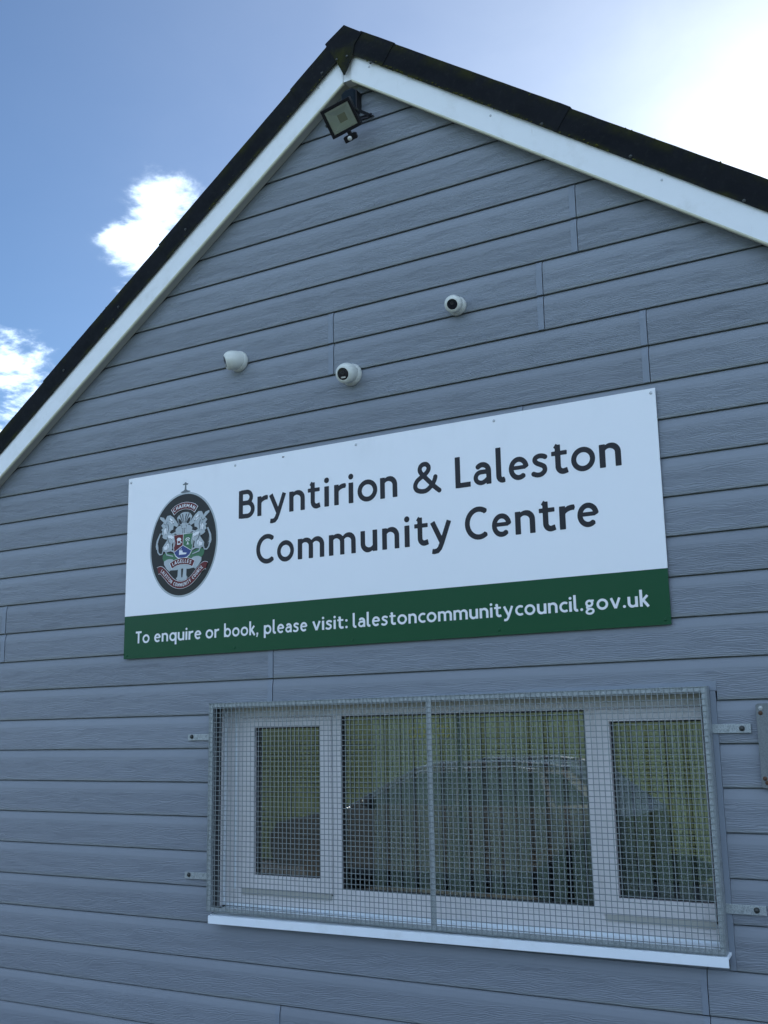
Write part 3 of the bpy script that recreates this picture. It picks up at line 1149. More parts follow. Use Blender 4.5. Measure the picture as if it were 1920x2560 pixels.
V, HZ = 0.091, 0.079
S_PTS = [(.465, .585), (.37, .630), (.25, .640), (.14, .595), (.115, .505), (.18, .425), (.30, .365), (.41, .290), (.42, .165), (.32, .075), (.18, .060), (.035, .115)]
G = {
    'B': (.70, [([(.083, 0), (.083, 1)], V), ([(.083, .935), (.34, .935)] + E(.34, .7375, .195, .1975, 88, -88) + [(.083, .540)], HZ),
                ([(.083, .540), (.37, .540)] + E(.37, .303, .235, .237, 88, -88) + [(.083, .073)], HZ + .004)]),
    'C': (.78, [(E(.465, .50, .385, .437, 52, 308, 34), .083)]),
    'L': (.53, [([(.083, 0), (.083, 1)], V), ([(.083, .075), (.53, .075)], HZ + .002)]),
    'T': (.64, [([(.32, 0), (.32, 1)], V), ([(0, .933), (.64, .933)], HZ + .001)]),
    '&': (.98, [(spline([(.975, .0), (.80, .15), (.62, .33), (.40, .56), (.285, .70), (.275, .83), (.36, .925), (.50, .93), (.585, .84), (.575, .73), (.48, .62), (.33, .53),
                         (.17, .42), (.090, .27), (.14, .13), (.30, .062), (.49, .07), (.66, .19), (.78, .35), (.83, .50)], 5), .077)]),
    'a': (.61, [([(.525, 0), (.525, .40)] + E(.315, .425, .210, .212, 0, 142, 14), .083), ([(.525, .405), (.32, .405)] + E(.275, .235, .190, .172, 92, 290, 18) + [(.42, .115), (.53, .20)], .073)]),
    'b': (.72, [([(.083, 0), (.083, 1.10)], V), (E(.365, .35, .272, .287, 0, 360, 34), .079)]),
    'c': (.54, [(E(.37, .35, .287, .285, 56, 304, 26), .079)]),
    'e': (.64, [([(.10, .375), (.565, .375)], .062), (E(.335, .350, .250, .285, 5, 312, 32), .080)]),
    'g': (.64, [(E(.29, .465, .190, .178, 0, 360, 28), .075), ([(.38, .640), (.60, .640)], .063),
                (spline([(.19, .315), (.13, .235), (.15, .150), (.26, .115), (.42, .095), (.53, .02), (.53, -.10), (.42, -.195), (.26, -.215), (.12, -.165), (.085, -.07), (.15, .02), (.25, .08)], 4), .069)]),
    'i': (.17, [([(.085, 0), (.085, .70)], V + .001), ('dot', .085, .905, .098)]),
    'k': (.58, [([(.083, 0), (.083, 1.10)], V), ([(.12, .33), (.49, .72)], .081), ([(.21, .42), (.54, -.02)], .087)]),
    'l': (.30, [([(.083, 1.10), (.083, .205)] + E(.215, .205, .132, .142, 183, 268, 9) + [(.285, .077)], V - .003)]),
    'm': (1.055, [([(.083, 0), (.083, .70)], V), (E(.31, .44, .215, .202, 172, 0, 14) + [(.525, .40), (.525, 0)], (.045, V - .004, .55)),
                  (E(.755, .44, .215, .202, 172, 0, 14) + [(.970, .40), (.970, 0)], (.045, V - .002, .55))]),
    'n': (.635, [([(.083, 0), (.083, .70)], V), (E(.325, .425, .228, .216, 172, 0, 16) + [(.553, .40), (.553, 0)], (.045, V - .002, .55))]),
    'o': (.75, [(E(.373, .35, .298, .289, 0, 360, 36), .082)]),
    'p': (.72, [([(.083, -.30), (.083, .70)], V), (E(.365, .35, .272, .287, 0, 360, 34), .079)]),
    'q': (.72, [([(.637, -.30), (.637, .70)], V), (E(.350, .35, .272, .287, 0, 360, 34), .079)]),
    'r': (.45, [([(.083, 0), (.083, .70)], V), (E(.395, .40, .285, .236, 172, 92, 12) + [(.450, .633)], (.045, .082, .6))]),
    's': (.53, [(spline(S_PTS, 4), .076)]),
    't': (.515, [([(.120, .790), (.205, .905)], .062), ([(.205, .905), (.205, .235)] + E(.365, .235, .160, .166, 182, 275, 10) + [(.505, .100)], V - .004), ([(0, .640), (.495, .640)], .068)]),
    'u': (.635, [(list(reversed([(.080, .70), (.080, .30)] + E(.305, .275, .225, .216, 176, 352, 16))), (.045, V - .002, .5)), ([(.555, .70), (.555, 0)], V)]),
    'v': (.68, [([(.072, .705), (.345, .02)], .084), ([(.615, .705), (.345, .02)], .081)]),
    'y': (.73, [([(.075, .705), (.400, .02)], .084), ([(.655, .705), (.395, .02), (.315, -.150)] + [(.235, -.225), (.130, -.240), (.050, -.225)], .081)]),
    ',': (.20, [('dot', .10, .09, .096), ([(.125, .07), (.045, -.17)], .057)]),
    '.': (.20, [('dot', .10, .09, .096)]),
    ':': (.20, [('dot', .10, .09, .096), ('dot', .10, .585, .096)]),
}
# narrow capitals for the crest ribbons
c_ = .085
G.update({
    '_A': (.66, [([(.04, 0), (.33, 1)], c_), ([(.62, 0), (.33, 1)], c_), ([(.15, .30), (.51, .30)], .07)]),
    '_C': (.64, [(E(.38, .5, .30, .42, 50, 310, 18), c_)]), '_E': (.52, [([(.09, 0), (.09, 1)], c_), ([(.09, .93), (.5, .93)], .07), ([(.09, .5), (.45, .5)], .07), ([(.09, .07), (.5, .07)], .07)]),
    '_G': (.68, [(E(.38, .5, .30, .42, 50, 330, 18), c_), ([(.38, .42), (.66, .42)], .07)]), '_H': (.62, [([(.09, 0), (.09, 1)], c_), ([(.53, 0), (.53, 1)], c_), ([(.09, .5), (.53, .5)], .07)]),
    '_I': (.18, [([(.09, 0), (.09, 1)], c_)]), '_L': (.48, [([(.09, 0), (.09, 1)], c_), ([(.09, .07), (.47, .07)], .07)]),
    '_M': (.80, [([(.09, 0), (.09, 1)], c_), ([(.71, 0), (.71, 1)], c_), ([(.09, 1), (.40, .3), (.71, 1)], .07)]), '_N': (.64, [([(.09, 0), (.09, 1)], c_), ([(.55, 0), (.55, 1)], c_), ([(.09, 1), (.55, 0)], .08)]),
    '_O': (.72, [(E(.36, .5, .28, .42, 0, 360, 22), c_)]), '_R': (.60, [([(.09, 0), (.09, 1)], c_), ([(.09, .93), (.3, .93)] + E(.3, .72, .2, .21, 88, -88, 10) + [(.09, .51)], .07), ([(.28, .5), (.55, 0)], c_)]),
    '_S': (.56, [(spline([(.50, .82), (.36, .93), (.18, .90), (.10, .76), (.20, .58), (.40, .46), (.47, .28), (.38, .10), (.2, .07), (.05, .18)], 3), .08)]),
    '_T': (.60, [([(.30, 0), (.30, 1)], c_), ([(0, .93), (.60, .93)], .07)]), '_U': (.64, [([(.09, 1), (.09, .34)] + E(.32, .34, .23, .27, 180, 360, 12) + [(.55, 1)], c_)]),
    '_Y': (.60, [([(.04, 1), (.30, .48)], c_), ([(.56, 1), (.30, .48), (.30, 0)], c_)]),
})


def glyph_mesh(spec, step):
    strokes = spec[1]
    pts_all = []
    for s_ in strokes:
        pts_all += [(s_[1], s_[2])] if s_[0] == 'dot' else s_[0]
    x0 = min(p[0] for p in pts_all) - .15
    x1 = max(p[0] for p in pts_all) + .15
    z0 = min(p[1] for p in pts_all) - .15
    z1 = max(p[1] for p in pts_all) + .15
    nx_, nz_ = int((x1 - x0) / step) + 1, int((z1 - z0) / step) + 1
    X, Z = np.meshgrid(x0 + np.arange(nx_) * step, z0 + np.arange(nz_) * step)
    F = np.full(X.shape, 9.0)
    for s_ in strokes:
        if s_[0] == 'dot':
            F = np.minimum(F, np.hypot(X - s_[1], Z - s_[2]) - s_[3])
            continue
        P_, hw_ = s_
        wr_ = None
        if isinstance(hw_, tuple):
            wr_ = hw_
            hw_ = hw_[1]
        hw = hw_
        closed = math.hypot(P_[0][0] - P_[-1][0], P_[0][1] - P_[-1][1]) < 1e-4
        for i in range(len(P_) - 1):
            (ax, az), (bx, bz) = P_[i], P_[i + 1]
            L = math.hypot(bx - ax, bz - az)
            if L < 1e-6:
                continue
            dx, dz = (bx - ax) / L, (bz - az) / L
            al = (X - ax) * dx + (Z - az) * dz
            pe = np.abs(-(X - ax) * dz + (Z - az) * dx)
            over = np.maximum(np.maximum(-al, al - L), 0)
            if wr_:
                f0_, f1_ = (i / (len(P_) - 1)) / wr_[2], ((i + 1) / (len(P_) - 1)) / wr_[2]
                w0_ = wr_[0] + (wr_[1] - wr_[0]) * min(1, f0_)
                w1_ = wr_[0] + (wr_[1] - wr_[0]) * min(1, f1_)
                hw = w0_ + (w1_ - w0_) * np.clip(al / L, 0, 1)
            d = np.hypot(pe, over) - hw
            if not closed:
                if i == 0:
                    d = np.maximum(d, -al)
                if i == len(P_) - 2:
                    d = np.maximum(d, al - L)
            F = np.minimum(F, d)
    verts, faces, vmap = [], [], {}

    def vid(key, x, z):
        if key not in vmap:
            vmap[key] = len(verts)
            verts.append((x, z))
        return vmap[key]
    inside = F < 0
    for j in range(nz_ - 1):
        i = 0
        while i < nx_ - 1:
            c = (inside[j, i], inside[j, i + 1], inside[j + 1, i + 1], inside[j + 1, i])
            if all(c):
                i2 = i
                while i2 < nx_ - 1 and inside[j, i2 + 1] and inside[j + 1, i2 + 1]:
                    i2 += 1
                faces.append([vid((i, j), X[j, i], Z[j, i]), vid((i2, j), X[j, i2], Z[j, i2]), vid((i2, j + 1), X[j + 1, i2], Z[j + 1, i2]), vid((i, j + 1), X[j + 1, i], Z[j + 1, i])])
                i = i2
                continue
            if any(c):
                cn = [(i, j), (i + 1, j), (i + 1, j + 1), (i, j + 1)]
                poly = []
                for k in range(4):
                    a, b = cn[k], cn[(k + 1) % 4]
                    fa, fb = F[a[1], a[0]], F[b[1], b[0]]
                    if fa < 0:
                        poly.append(vid(a, X[a[1], a[0]], Z[a[1], a[0]]))
                    if (fa < 0) != (fb < 0):
                        t_ = fa / (fa - fb)
                        key = ('e',) + (a + b if a < b else b + a)
                        poly.append(vid(key, X[a[1], a[0]] + t_ * (X[b[1], b[0]] - X[a[1], a[0]]), Z[a[1], a[0]] + t_ * (Z[b[1], b[0]] - Z[a[1], a[0]])))
                if len(poly) >= 3:
                    faces.append(poly)
            i += 1
    return verts, faces


GCACHE = {}


def stamp(mb, ch, x, z, size, y, rot=0.0, step=0.02, sx=1.0):
    key = (ch, step)
    if key not in GCACHE:
        GCACHE[key] = glyph_mesh(G[ch], step)
    vs_, fs = GCACHE[key]
    c, s_ = math.cos(rot), math.sin(rot)
    out = []
    for a, b in vs_:
        a, b = a * size * sx, b * size
        out.append((x + a * c - b * s_, y, z + a * s_ + b * c))
    mb.add(out, fs)


# ------------------------------------------------------------------ the sign
SX0, SX1, SZ0, SZ1, SZM = -3.7565, -1.0805, 1.9565, 2.8535, 2.1630
sign = thing('sign_board', (SX0, -0.012, SZ0), 'long white sign board with green foot band naming the community centre', 'sign')
mb = MB()
mb.box(SX0, SX1, -0.0120, -0.0080, SZM, SZ1)
mb.build('white_panel', 'sign', sign)
mb = MB()
mb.box(SX0, SX1, -0.0120, -0.0080, SZ0, SZM - 0.0002)
mb.build('green_band', 'signgreen', sign)
for i in range(6):        # spacers between board and cladding
    pass
mb = MB()
cap1, base1 = 0.1315, 2.5715
for ch, x0, x1 in (('B', -3.0600, -2.9675), ('r', -2.9526, -2.8950), ('y', -2.8870, -2.7920), ('n', -2.7735, -2.6900), ('t', -2.6728, -2.6060), ('i', -2.5832, -2.5605), ('r', -2.5313, -2.4722),
                   ('i', -2.4560, -2.4335), ('o', -2.4100, -2.3110), ('n', -2.2955, -2.2125), ('&', -2.1363, -2.0068), ('L', -1.9338, -1.8650), ('a', -1.8530, -1.7715), ('l', -1.7490, -1.7096),
                   ('e', -1.6942, -1.6105), ('s', -1.5955, -1.5255), ('t', -1.5100, -1.4418), ('o', -1.4276, -1.3310), ('n', -1.3126, -1.2284)):
    mb = MB()
    stamp(mb, ch, x0, base1, cap1, -0.0126, 0, 0.018, (x1 - x0) / (G[ch][0] * cap1))
    mb.build('letter', 'ink', sign)
base2 = 2.3492
for ch, x0, x1 in (('C', -2.9582, -2.8555), ('o', -2.8406, -2.7490), ('m', -2.7270, -2.5870), ('m', -2.5610, -2.4240), ('u', -2.3975, -2.3162), ('n', -2.2896, -2.2080), ('i', -2.1801, -2.1576),
                   ('t', -2.1336, -2.0670), ('y', -2.0580, -1.9600), ('C', -1.8974, -1.7929), ('e', -1.7779, -1.6955), ('n', -1.6747, -1.5912), ('t', -1.5732, -1.5047), ('r', -1.4876, -1.4256), ('e', -1.4158, -1.3320)):
    mb = MB()
    stamp(mb, ch, x0, base2, cap1, -0.0126, 0, 0.018, (x1 - x0) / (G[ch][0] * cap1))
    mb.build('letter', 'ink', sign)
base3, cap3 = 2.0288, 0.0570


def word(txt, x0, x1, track=0.13):
    tot = sum(G[c][0] + track for c in txt) - track
    k = (x1 - x0) / tot
    x = x0
    for c in txt:
        mb = MB()
        stamp(mb, c, x, base3 - 0.0005, cap3, -0.0126, 0, 0.026, k / cap3)
        mb.build('letter', 'ink_white', sign)
        x += (G[c][0] + track) * k


for txt, x0, x1 in (('To', -3.6810, -3.5925), ('enquire', -3.5626, -3.2750), ('or', -3.2476, -3.1690), ('book,', -3.1393, -2.9441), ('please', -2.9130, -2.6790), ('visit:', -2.6510, -2.4690),
                    ('lalestoncommunitycouncil.gov.uk', -2.4431, -1.1569)):
    word(txt, x0, x1)
for x, z in ((-3.7399, 2.8328), (-3.0847, 2.8306), (-2.4162, 2.8309), (-1.7511, 2.8320), (-1.0974, 2.8356)):
    mb = MB()
    mb.lathe([(0.0062, 0), (0.0060, 0.0014), (0.0035, 0.0028)], (x, -0.0120, z), (0, -1, 0), 12)
    mb.build('rivet', 'screwhead', sign, origin=(x, -0.012, z))
for x, z in ((-3.7365, 1.9722), (-3.0792, 1.9775), (-2.4439, 1.9762), (-1.7630, 1.9781), (-1.1010, 1.9758)):
    mb = MB()
    mb.lathe([(0.0062, 0), (0.0060, 0.0014), (0.0035, 0.0028)], (x, -0.0120, z), (0, -1, 0), 12)
    mb.build('rivet', 'signgreen', sign, origin=(x, -0.012, z))
mb = MB()
mb.prism_xz([(-2.8150, 2.8310), (-2.8100, 2.8285), (-2.8040, 2.8300), (-2.8000, 2.8325), (-2.8050, 2.8335), (-2.8085, 2.8350), (-2.8135, 2.8335)], -0.0132, -0.0122)
mb.build('insect_speck', 'gasket', sign)

# crest: raised layers, millimetre coordinates about its centre
CX0, CZ0 = -3.3985, 2.4860


def cw(u, v, lvl):
    """crest millimetres to world; the crest leans very slightly"""
    return (CX0 + 0.001 * (u + 4.5) + 0.030 * 0.001 * v, -0.0124 - 0.0007 * lvl, CZ0 + 0.001 * v)


crest = bpy.data.objects.new('crest', None)
crest.empty_display_size = 0.1
place(crest, sign, (CX0, -0.0124, CZ0))


def plate(pts, lvl, mt, name, thick=0.0014, mb=None, done=True):
    own = mb is None
    mb = mb or MB()
    F_ = [cw(u, v, lvl) for u, v in pts]
    area = sum(F_[i][0] * F_[(i + 1) % len(F_)][2] - F_[(i + 1) % len(F_)][0] * F_[i][2] for i in range(len(F_)))
    if area < 0:
        F_.reverse()
    n = len(F_)
    B_ = [(x, y + thick, z) for x, y, z in F_]
    mb.add(F_ + B_, [tuple(range(n))] + [(i, n + i, n + (i + 1) % n, (i + 1) % n) for i in range(n)])
    if own:
        mb.build(name, mt, crest)
    return mb


def ribbon(pts, w0, w1=None):
    """outline polygon of a stroke with width w0 at start to w1 at end"""
    w1 = w0 if w1 is None else w1
    Lf, Rt = [], []
    n = len(pts)
    for i, p in enumerate(pts):
        a, b = pts[max(0, i - 1)], pts[min(n - 1, i + 1)]
        dx, dz = b[0] - a[0], b[1] - a[1]
        L = math.hypot(dx, dz) or 1
        w = (w0 + (w1 - w0) * i / (n - 1)) / 2
        Lf.append((p[0] - dz / L * w, p[1] + dx / L * w))
        Rt.append((p[0] + dz / L * w, p[1] - dx / L * w))
    return Lf + Rt[::-1]


AXC = 2.0                                   # mirror axis of the crest, in mm


def mir(pts):
    return [(2 * AXC - u, v) for u, v in pts]


def oval(a, b, c=0.0, n=72):
    return [(a * math.cos(2 * math.pi * i / n), c + b * math.sin(2 * math.pi * i / n)) for i in range(n)]


plate(oval(210, 254, 0), 0, 'csilver', 'crest_rim')
plate(oval(201, 245, 0), 1, 'cblack', 'crest_field')
mb = plate([(-30, 255), (-27, 258), (-12, 262), (-4.7, 268), (-3.5, 290), (-16, 291), (-18, 296), (-8, 297), (-5, 303), (3, 303), (6, 297), (16, 296), (14, 290), (4, 290), (5, 268), (12, 262), (28, 258), (32, 254), (15, 252), (-15, 252)], 1, 'csilver', '', mb=MB())
mb.build('crest_finial', 'csilver2', crest)
C = {'body': [(-97.0, 59.9), (-66.7, 58.0), (-44.3, 45.8), (-46.1, 31.2), (-57.9, 17.7), (-69.2, 6.1), (-64.3, -13.4), (-75.5, -27.0), (-100.0, -28.9), (-125.2, -22.2), (-126.4, -3.0), (-113.5, 12.7), (-100.7, 28.4), (-104.6, 47.9)],
     'neck': [(-85.8, 150.4), (-65.8, 137.4), (-48.4, 118.4), (-31.9, 97.4), (-41.1, 87.0), (-62.4, 97.4), (-65.1, 77.7), (-76.0, 75.9), (-86.4, 65.1), (-70, 56.0), (-88.0, 46.2), (-106.5, 33.3), (-120.4, 38.3), (-131, 46), (-127, 55), (-138.3, 62.5), (-131, 74), (-139, 84), (-129.2, 91.1), (-141.5, 104.6), (-125.4, 118.5), (-151.6, 138.6), (-150.6, 148.4), (-126.8, 142.2), (-117.6, 128.3), (-105.0, 148.3)],
     'tail': [(-124.1, -22.3), (-128.2, -35.9), (-143.7, -37.4), (-155.4, -25.6), (-159.3, -8.2), (-164.4, 5.4), (-161.7, 30.4), (-151.8, 50.8), (-144.4, 66.2)]}
mound = [(-123.9, -43.5), (-105.6, -28.3), (-83.1, -36.8), (-44.6, -42.7), (0, -56), (45, -44), (83.3, -30.9), (115.0, -27.0), (133.0, -42), (129, -60), (117.2, -72), (80.4, -73.4), (48.9, -80), (-58.8, -81.2), (-81.4, -66.5), (-113.7, -76.2), (-124.8, -58.2)]
plate(mound, 2, 'cgreen', 'crest_mound')
mb = MB()
for f in (lambda p: p, mir):
    plate(f([(-113.9, -74.0), (-97, -66), (-81.4, -64.5), (-62, -67), (-53.7, -73.3), (-56, -92), (-62.5, -110.3), (-77.9, -125.7), (-95.2, -111.5), (-112.9, -88.9)]), 3, '', '', mb=mb)
    plate(f([(-27.4, -104.1), (-14, -100), (-0.5, -104.5), (-5, -115), (-3, -150), (-1, -163.4), (-32.2, -165.1), (-25.0, -151.2), (-24, -115)]), 3, '', '', mb=mb)
plate([(-78.7, -108.0), (2, -95), (82.6, -108), (84, -118), (40, -122), (2, -117), (-36, -122), (-77.9, -120)], 3.6, '', '', mb=mb)
plate([(-34, -160), (-18, -156), (2, -160), (22, -156), (38, -160), (30, -172), (2, -176), (-26, -172)], 4.2, '', '', mb=mb)
tag(mb.build('crest_base', 'csilver', crest), kind='stuff')
mb = MB()
plate([(-43.9, 132), (-31, 146), (-14, 154), (4, 156), (22, 154), (38, 146), (50, 132), (39, 100), (22, 92), (-16, 92), (-33, 104)], 2, '', '', mb=mb)
plate([(-48, 60), (-50, 76), (-36, 89), (-14, 94), (-12, 52), (-44, 53)], 2.6, '', '', mb=mb)
plate(mir([(-48, 60), (-50, 76), (-36, 89), (-14, 94), (-12, 52), (-44, 53)]), 2.6, '', '', mb=mb)
plate([(3, 106), (-8, 94), (-15, 74), (-16, 49), (21, 49), (20, 74), (13, 94)], 3.4, '', '', mb=mb)
mb.build('crest_helmet', 'csilver', crest)
mb = MB()
for f in (lambda p: p, mir):
    plate(f([(-35, 128), (-24, 124), (-12, 108), (-14, 99), (-26, 100), (-34, 112)]), 3.2, '', '', mb=mb)
    for a in (-22, -8):
        plate(f(ribbon([(a * 1.25, 147), (a * 0.35 + 1.5, 104)], 5, 1.5)), 3.4, '', '', mb=mb)
    plate(f(ribbon([(-12, 76), (-3, 78), (-3, 52)], 2.2)), 4.2, '', '', mb=mb)
tag(mb.build('crest_helmet_recess', 'cblack', crest), kind='stuff')
for f in (lambda p: p, mir):
    mb = MB()
    plate(f(C['body']), 3.6, '', '', mb=mb)
    plate(f(C['neck']), 4.4, '', '', mb=mb)
    plate(f(ribbon(C['tail'][:5], 5, 7)), 3.2, '', '', mb=mb)
    plate(f(ribbon(C['tail'][4:], 15, 6)), 3.9, '', '', mb=mb)
    plate(f(ribbon([(-70.5, 53.4), (-50.6, 60.6), (-30.9, 50.8)], 9, 4)), 5.2, '', '', mb=mb)
    plate(f(ribbon([(-58.9, 40.1), (-49.5, 10.2), (-52.4, -6.4)], 8, 4)), 5.2, '', '', mb=mb)
    plate(f(ribbon([(-107.9, -20.1), (-97.7, -42.2), (-57.6, -52.8)], 8, 4)), 5.2, '', '', mb=mb)
    plate(f(ribbon([(-80.5, -20.5), (-57.4, -30.1), (-43.5, -42.8)], 8, 4)), 4.4, '', '', mb=mb)
    mb.build('crest_horse', 'csilver', crest)
    mb = MB()
    plate(f([(-96, 52), (-72, 50), (-56, 40), (-60, 28), (-78, 30), (-92, 40)]), 6.0, '', '', mb=mb)
    plate(f([(-118, -4), (-104, 10), (-88, 10), (-84, -4), (-96, -18), (-114, -16)]), 6.0, '', '', mb=mb)
    plate(f([(-122, 78), (-112, 92), (-100, 84), (-102, 62), (-116, 58)]), 6.0, '', '', mb=mb)
    plate(f([(-86, 138), (-72, 128), (-60, 112), (-76, 108), (-90, 122)]), 6.0, '', '', mb=mb)
    tag(mb.build('crest_horse_highlight', 'cwhite', crest), kind='stuff')
    mb = MB()
    for q in ([(-100, 44), (-90, 20), (-78, 8)], [(-112, 0), (-100, 8), (-92, -2), (-96, -16)], [(-92, 128), (-76, 118), (-62, 104)], [(-112, 96), (-104, 76), (-112, 56)],
              [(-100, 108), (-92, 88), (-98, 64)], [(-158, 20), (-152, 2), (-150, -14)], [(-84, 36), (-70, 30), (-60, 34)], [(-126, 112), (-112, 104), (-104, 120)]):
        plate(f(ribbon(q, 3.2, 1.4)), 6.2, '', '', mb=mb)
    plate(f([(-74, 122), (-68, 120), (-66, 116), (-72, 117)]), 6.2, '', '', mb=mb)
    tag(mb.build('crest_horse_lines', 'csilver2', crest), kind='stuff')
sR = [(-56, 48), (2, 48), (2, -5.8), (-51, -34), (-57, 6.7)]
sG = [(2, 48), (60, 48), (61, -6), (55, -34), (2, -5.8)]
sB = [(2, -5.8), (55, -34), (44, -52), (28, -63), (2, -67), (-24, -63), (-40, -52), (-51, -34)]
plate([(-59, 50), (63, 50), (64, 4), (58, -36), (45, -56), (29, -67), (2, -70), (-25, -67), (-42, -56), (-54, -36), (-60, 4)], 4.0, 'cwhite', 'crest_shield_edge')
plate(sR, 4.8, 'cmaroon', 'crest_shield_field')
plate(sG, 4.8, 'cgreen', 'crest_shield_field')
plate(sB, 4.8, 'cblue', 'crest_shield_field')
mb = MB()
plate(ribbon([(2, 48), (2, -5.8)], 2.2), 5.6, '', '', mb=mb)
plate(ribbon([(2, -5.8), (-52, -35)], 2.2), 5.6, '', '', mb=mb)
plate(ribbon([(2, -5.8), (56, -35)], 2.2), 5.6, '', '', mb=mb)
plate([(-38, 24), (-33, 32), (-24, 34), (-14, 31), (-10, 24), (-14, 20), (-14, 0), (-34, 0), (-34, 20)], 5.6, '', '', mb=mb)
plate([(-12, 16), (-4, 8), (-6, 6), (-13, 11)], 5.6, '', '', mb=mb)
for q in ([(16, 20), (24, 27), (36, 27), (44, 20)], [(20, 13), (26, 18), (34, 18), (40, 13)]):
    plate(ribbon(q, 4), 5.6, '', '', mb=mb)
plate([(27, 10), (34, 8), (35, 0), (42, -4), (22, -4), (30, 2)], 5.6, '', '', mb=mb)
plate([(-20, -30), (-14, -22), (-12, -30), (0, -30), (2, -40), (28, -44), (22, -50), (-20, -50)], 5.6, '', '', mb=mb)
plate(ribbon([(-8, -30), (-8, -18)], 2), 5.6, '', '', mb=mb)
tag(mb.build('crest_shield_charge', 'cwhite', crest), kind='stuff')
mb = MB()
plate([(-18, 18), (-16, 6), (-30, 6), (-29, 18)], 6.4, '', '', mb=mb)
mb.build('crest_shield_charge_detail', 'cmaroon', crest)


def arc_text(mb, txt, path, size, lvl, frac0=0.06, frac1=0.94, track=0.22, dz=0.0):
    """letters along a polyline path (mm)"""
    pts = spline(path, 8)
    cum = [0]
    for a, b in zip(pts[:-1], pts[1:]):
        cum.append(cum[-1] + math.hypot(b[0] - a[0], b[1] - a[1]))
    tot = cum[-1]
    ws = [(G['_' + c][0] if c != ' ' else 0.42) + track for c in txt]
    scale = (frac1 - frac0) * tot / sum(ws)
    s_ = frac0 * tot
    for c, w in zip(txt, ws):
        mid = s_ + (w - track) * scale / 2
        i = max(1, next((k for k, q in enumerate(cum) if q >= mid), len(cum) - 1))
        t_ = (mid - cum[i - 1]) / max(1e-6, cum[i] - cum[i - 1])
        px_ = pts[i - 1][0] + t_ * (pts[i][0] - pts[i - 1][0])
        pz2 = pts[i - 1][1] + t_ * (pts[i][1] - pts[i - 1][1])
        ang = math.atan2(pts[i][1] - pts[i - 1][1], pts[i][0] - pts[i - 1][0])
        if c != ' ':
            gw = G['_' + c][0] * scale
            ux_ = px_ - math.cos(ang) * gw / 2 + math.sin(ang) * (size / 2 + dz)
            uz_ = pz2 - math.sin(ang) * gw / 2 - math.cos(ang) * (size / 2 + dz)
            p = cw(ux_, uz_, lvl)
            stamp(mb, '_' + c, p[0], p[2], size * 0.001, p[1], ang, 0.06, scale / size)
        s_ += w * scale


b1 = spline([(-72, 161), (-50, 176), (-24, 184), (2, 187), (28, 184), (54, 176), (76, 161)], 5)
b2 = spline([(-70, -101), (-48, -90), (-24, -84), (2, -82), (28, -84), (52, -90), (74, -101)], 5)
b3p = [(-150, -117), (-134, -113), (-118, -122), (-96, -142), (-64, -172), (-34, -189), (2, -196), (38, -189), (68, -172), (100, -142), (122, -122), (138, -113), (154, -117)]
b3 = spline(b3p, 5)
for path, w, tips, txt, sz_, f0_, f1_ in ((b1, 31, [[(-62, 170), (-80, 170), (-74, 180), (-62, 192), (-52, 186)], [(66, 170), (84, 170), (78, 180), (66, 192), (56, 186)]], 'CHAIRMAN', 17, .06, .97),
                                          (b2, 29, None, 'LAGELLES', 17, .10, .92), (b3, 33, None, 'LALESTON COMMUNITY COUNCIL', 17, .075, .935)):
    if tips:
        mb = MB()
        for t_ in tips:
            plate(t_, 4.4, '', '', mb=mb)
        tag(mb.build('crest_ribbon_end', 'csilver', crest), kind='stuff')
    outl = ribbon(path, w + 3.6)
    if path is b3:                                    # swallow-tail ends
        n2 = len(path)
        outl = ribbon(path, w + 3.6)
        outl = outl[:n2] + [(path[-1][0] - 8, path[-1][1] + 2)] + outl[n2:] + [(path[0][0] + 8, path[0][1] + 2)]
    plate(outl, 5.4, 'cwhite', 'crest_ribbon_edge')
    inn = ribbon(path[1:-1], w)
    plate(inn, 6.2, 'cmaroon', 'crest_ribbon')
    mb = MB()
    arc_text(mb, txt, path[::2] if path is not b3 else b3p, sz_, 8.3, f0_, f1_)
    tag(mb.build('crest_lettering', 'cwhite', crest), kind='stuff')

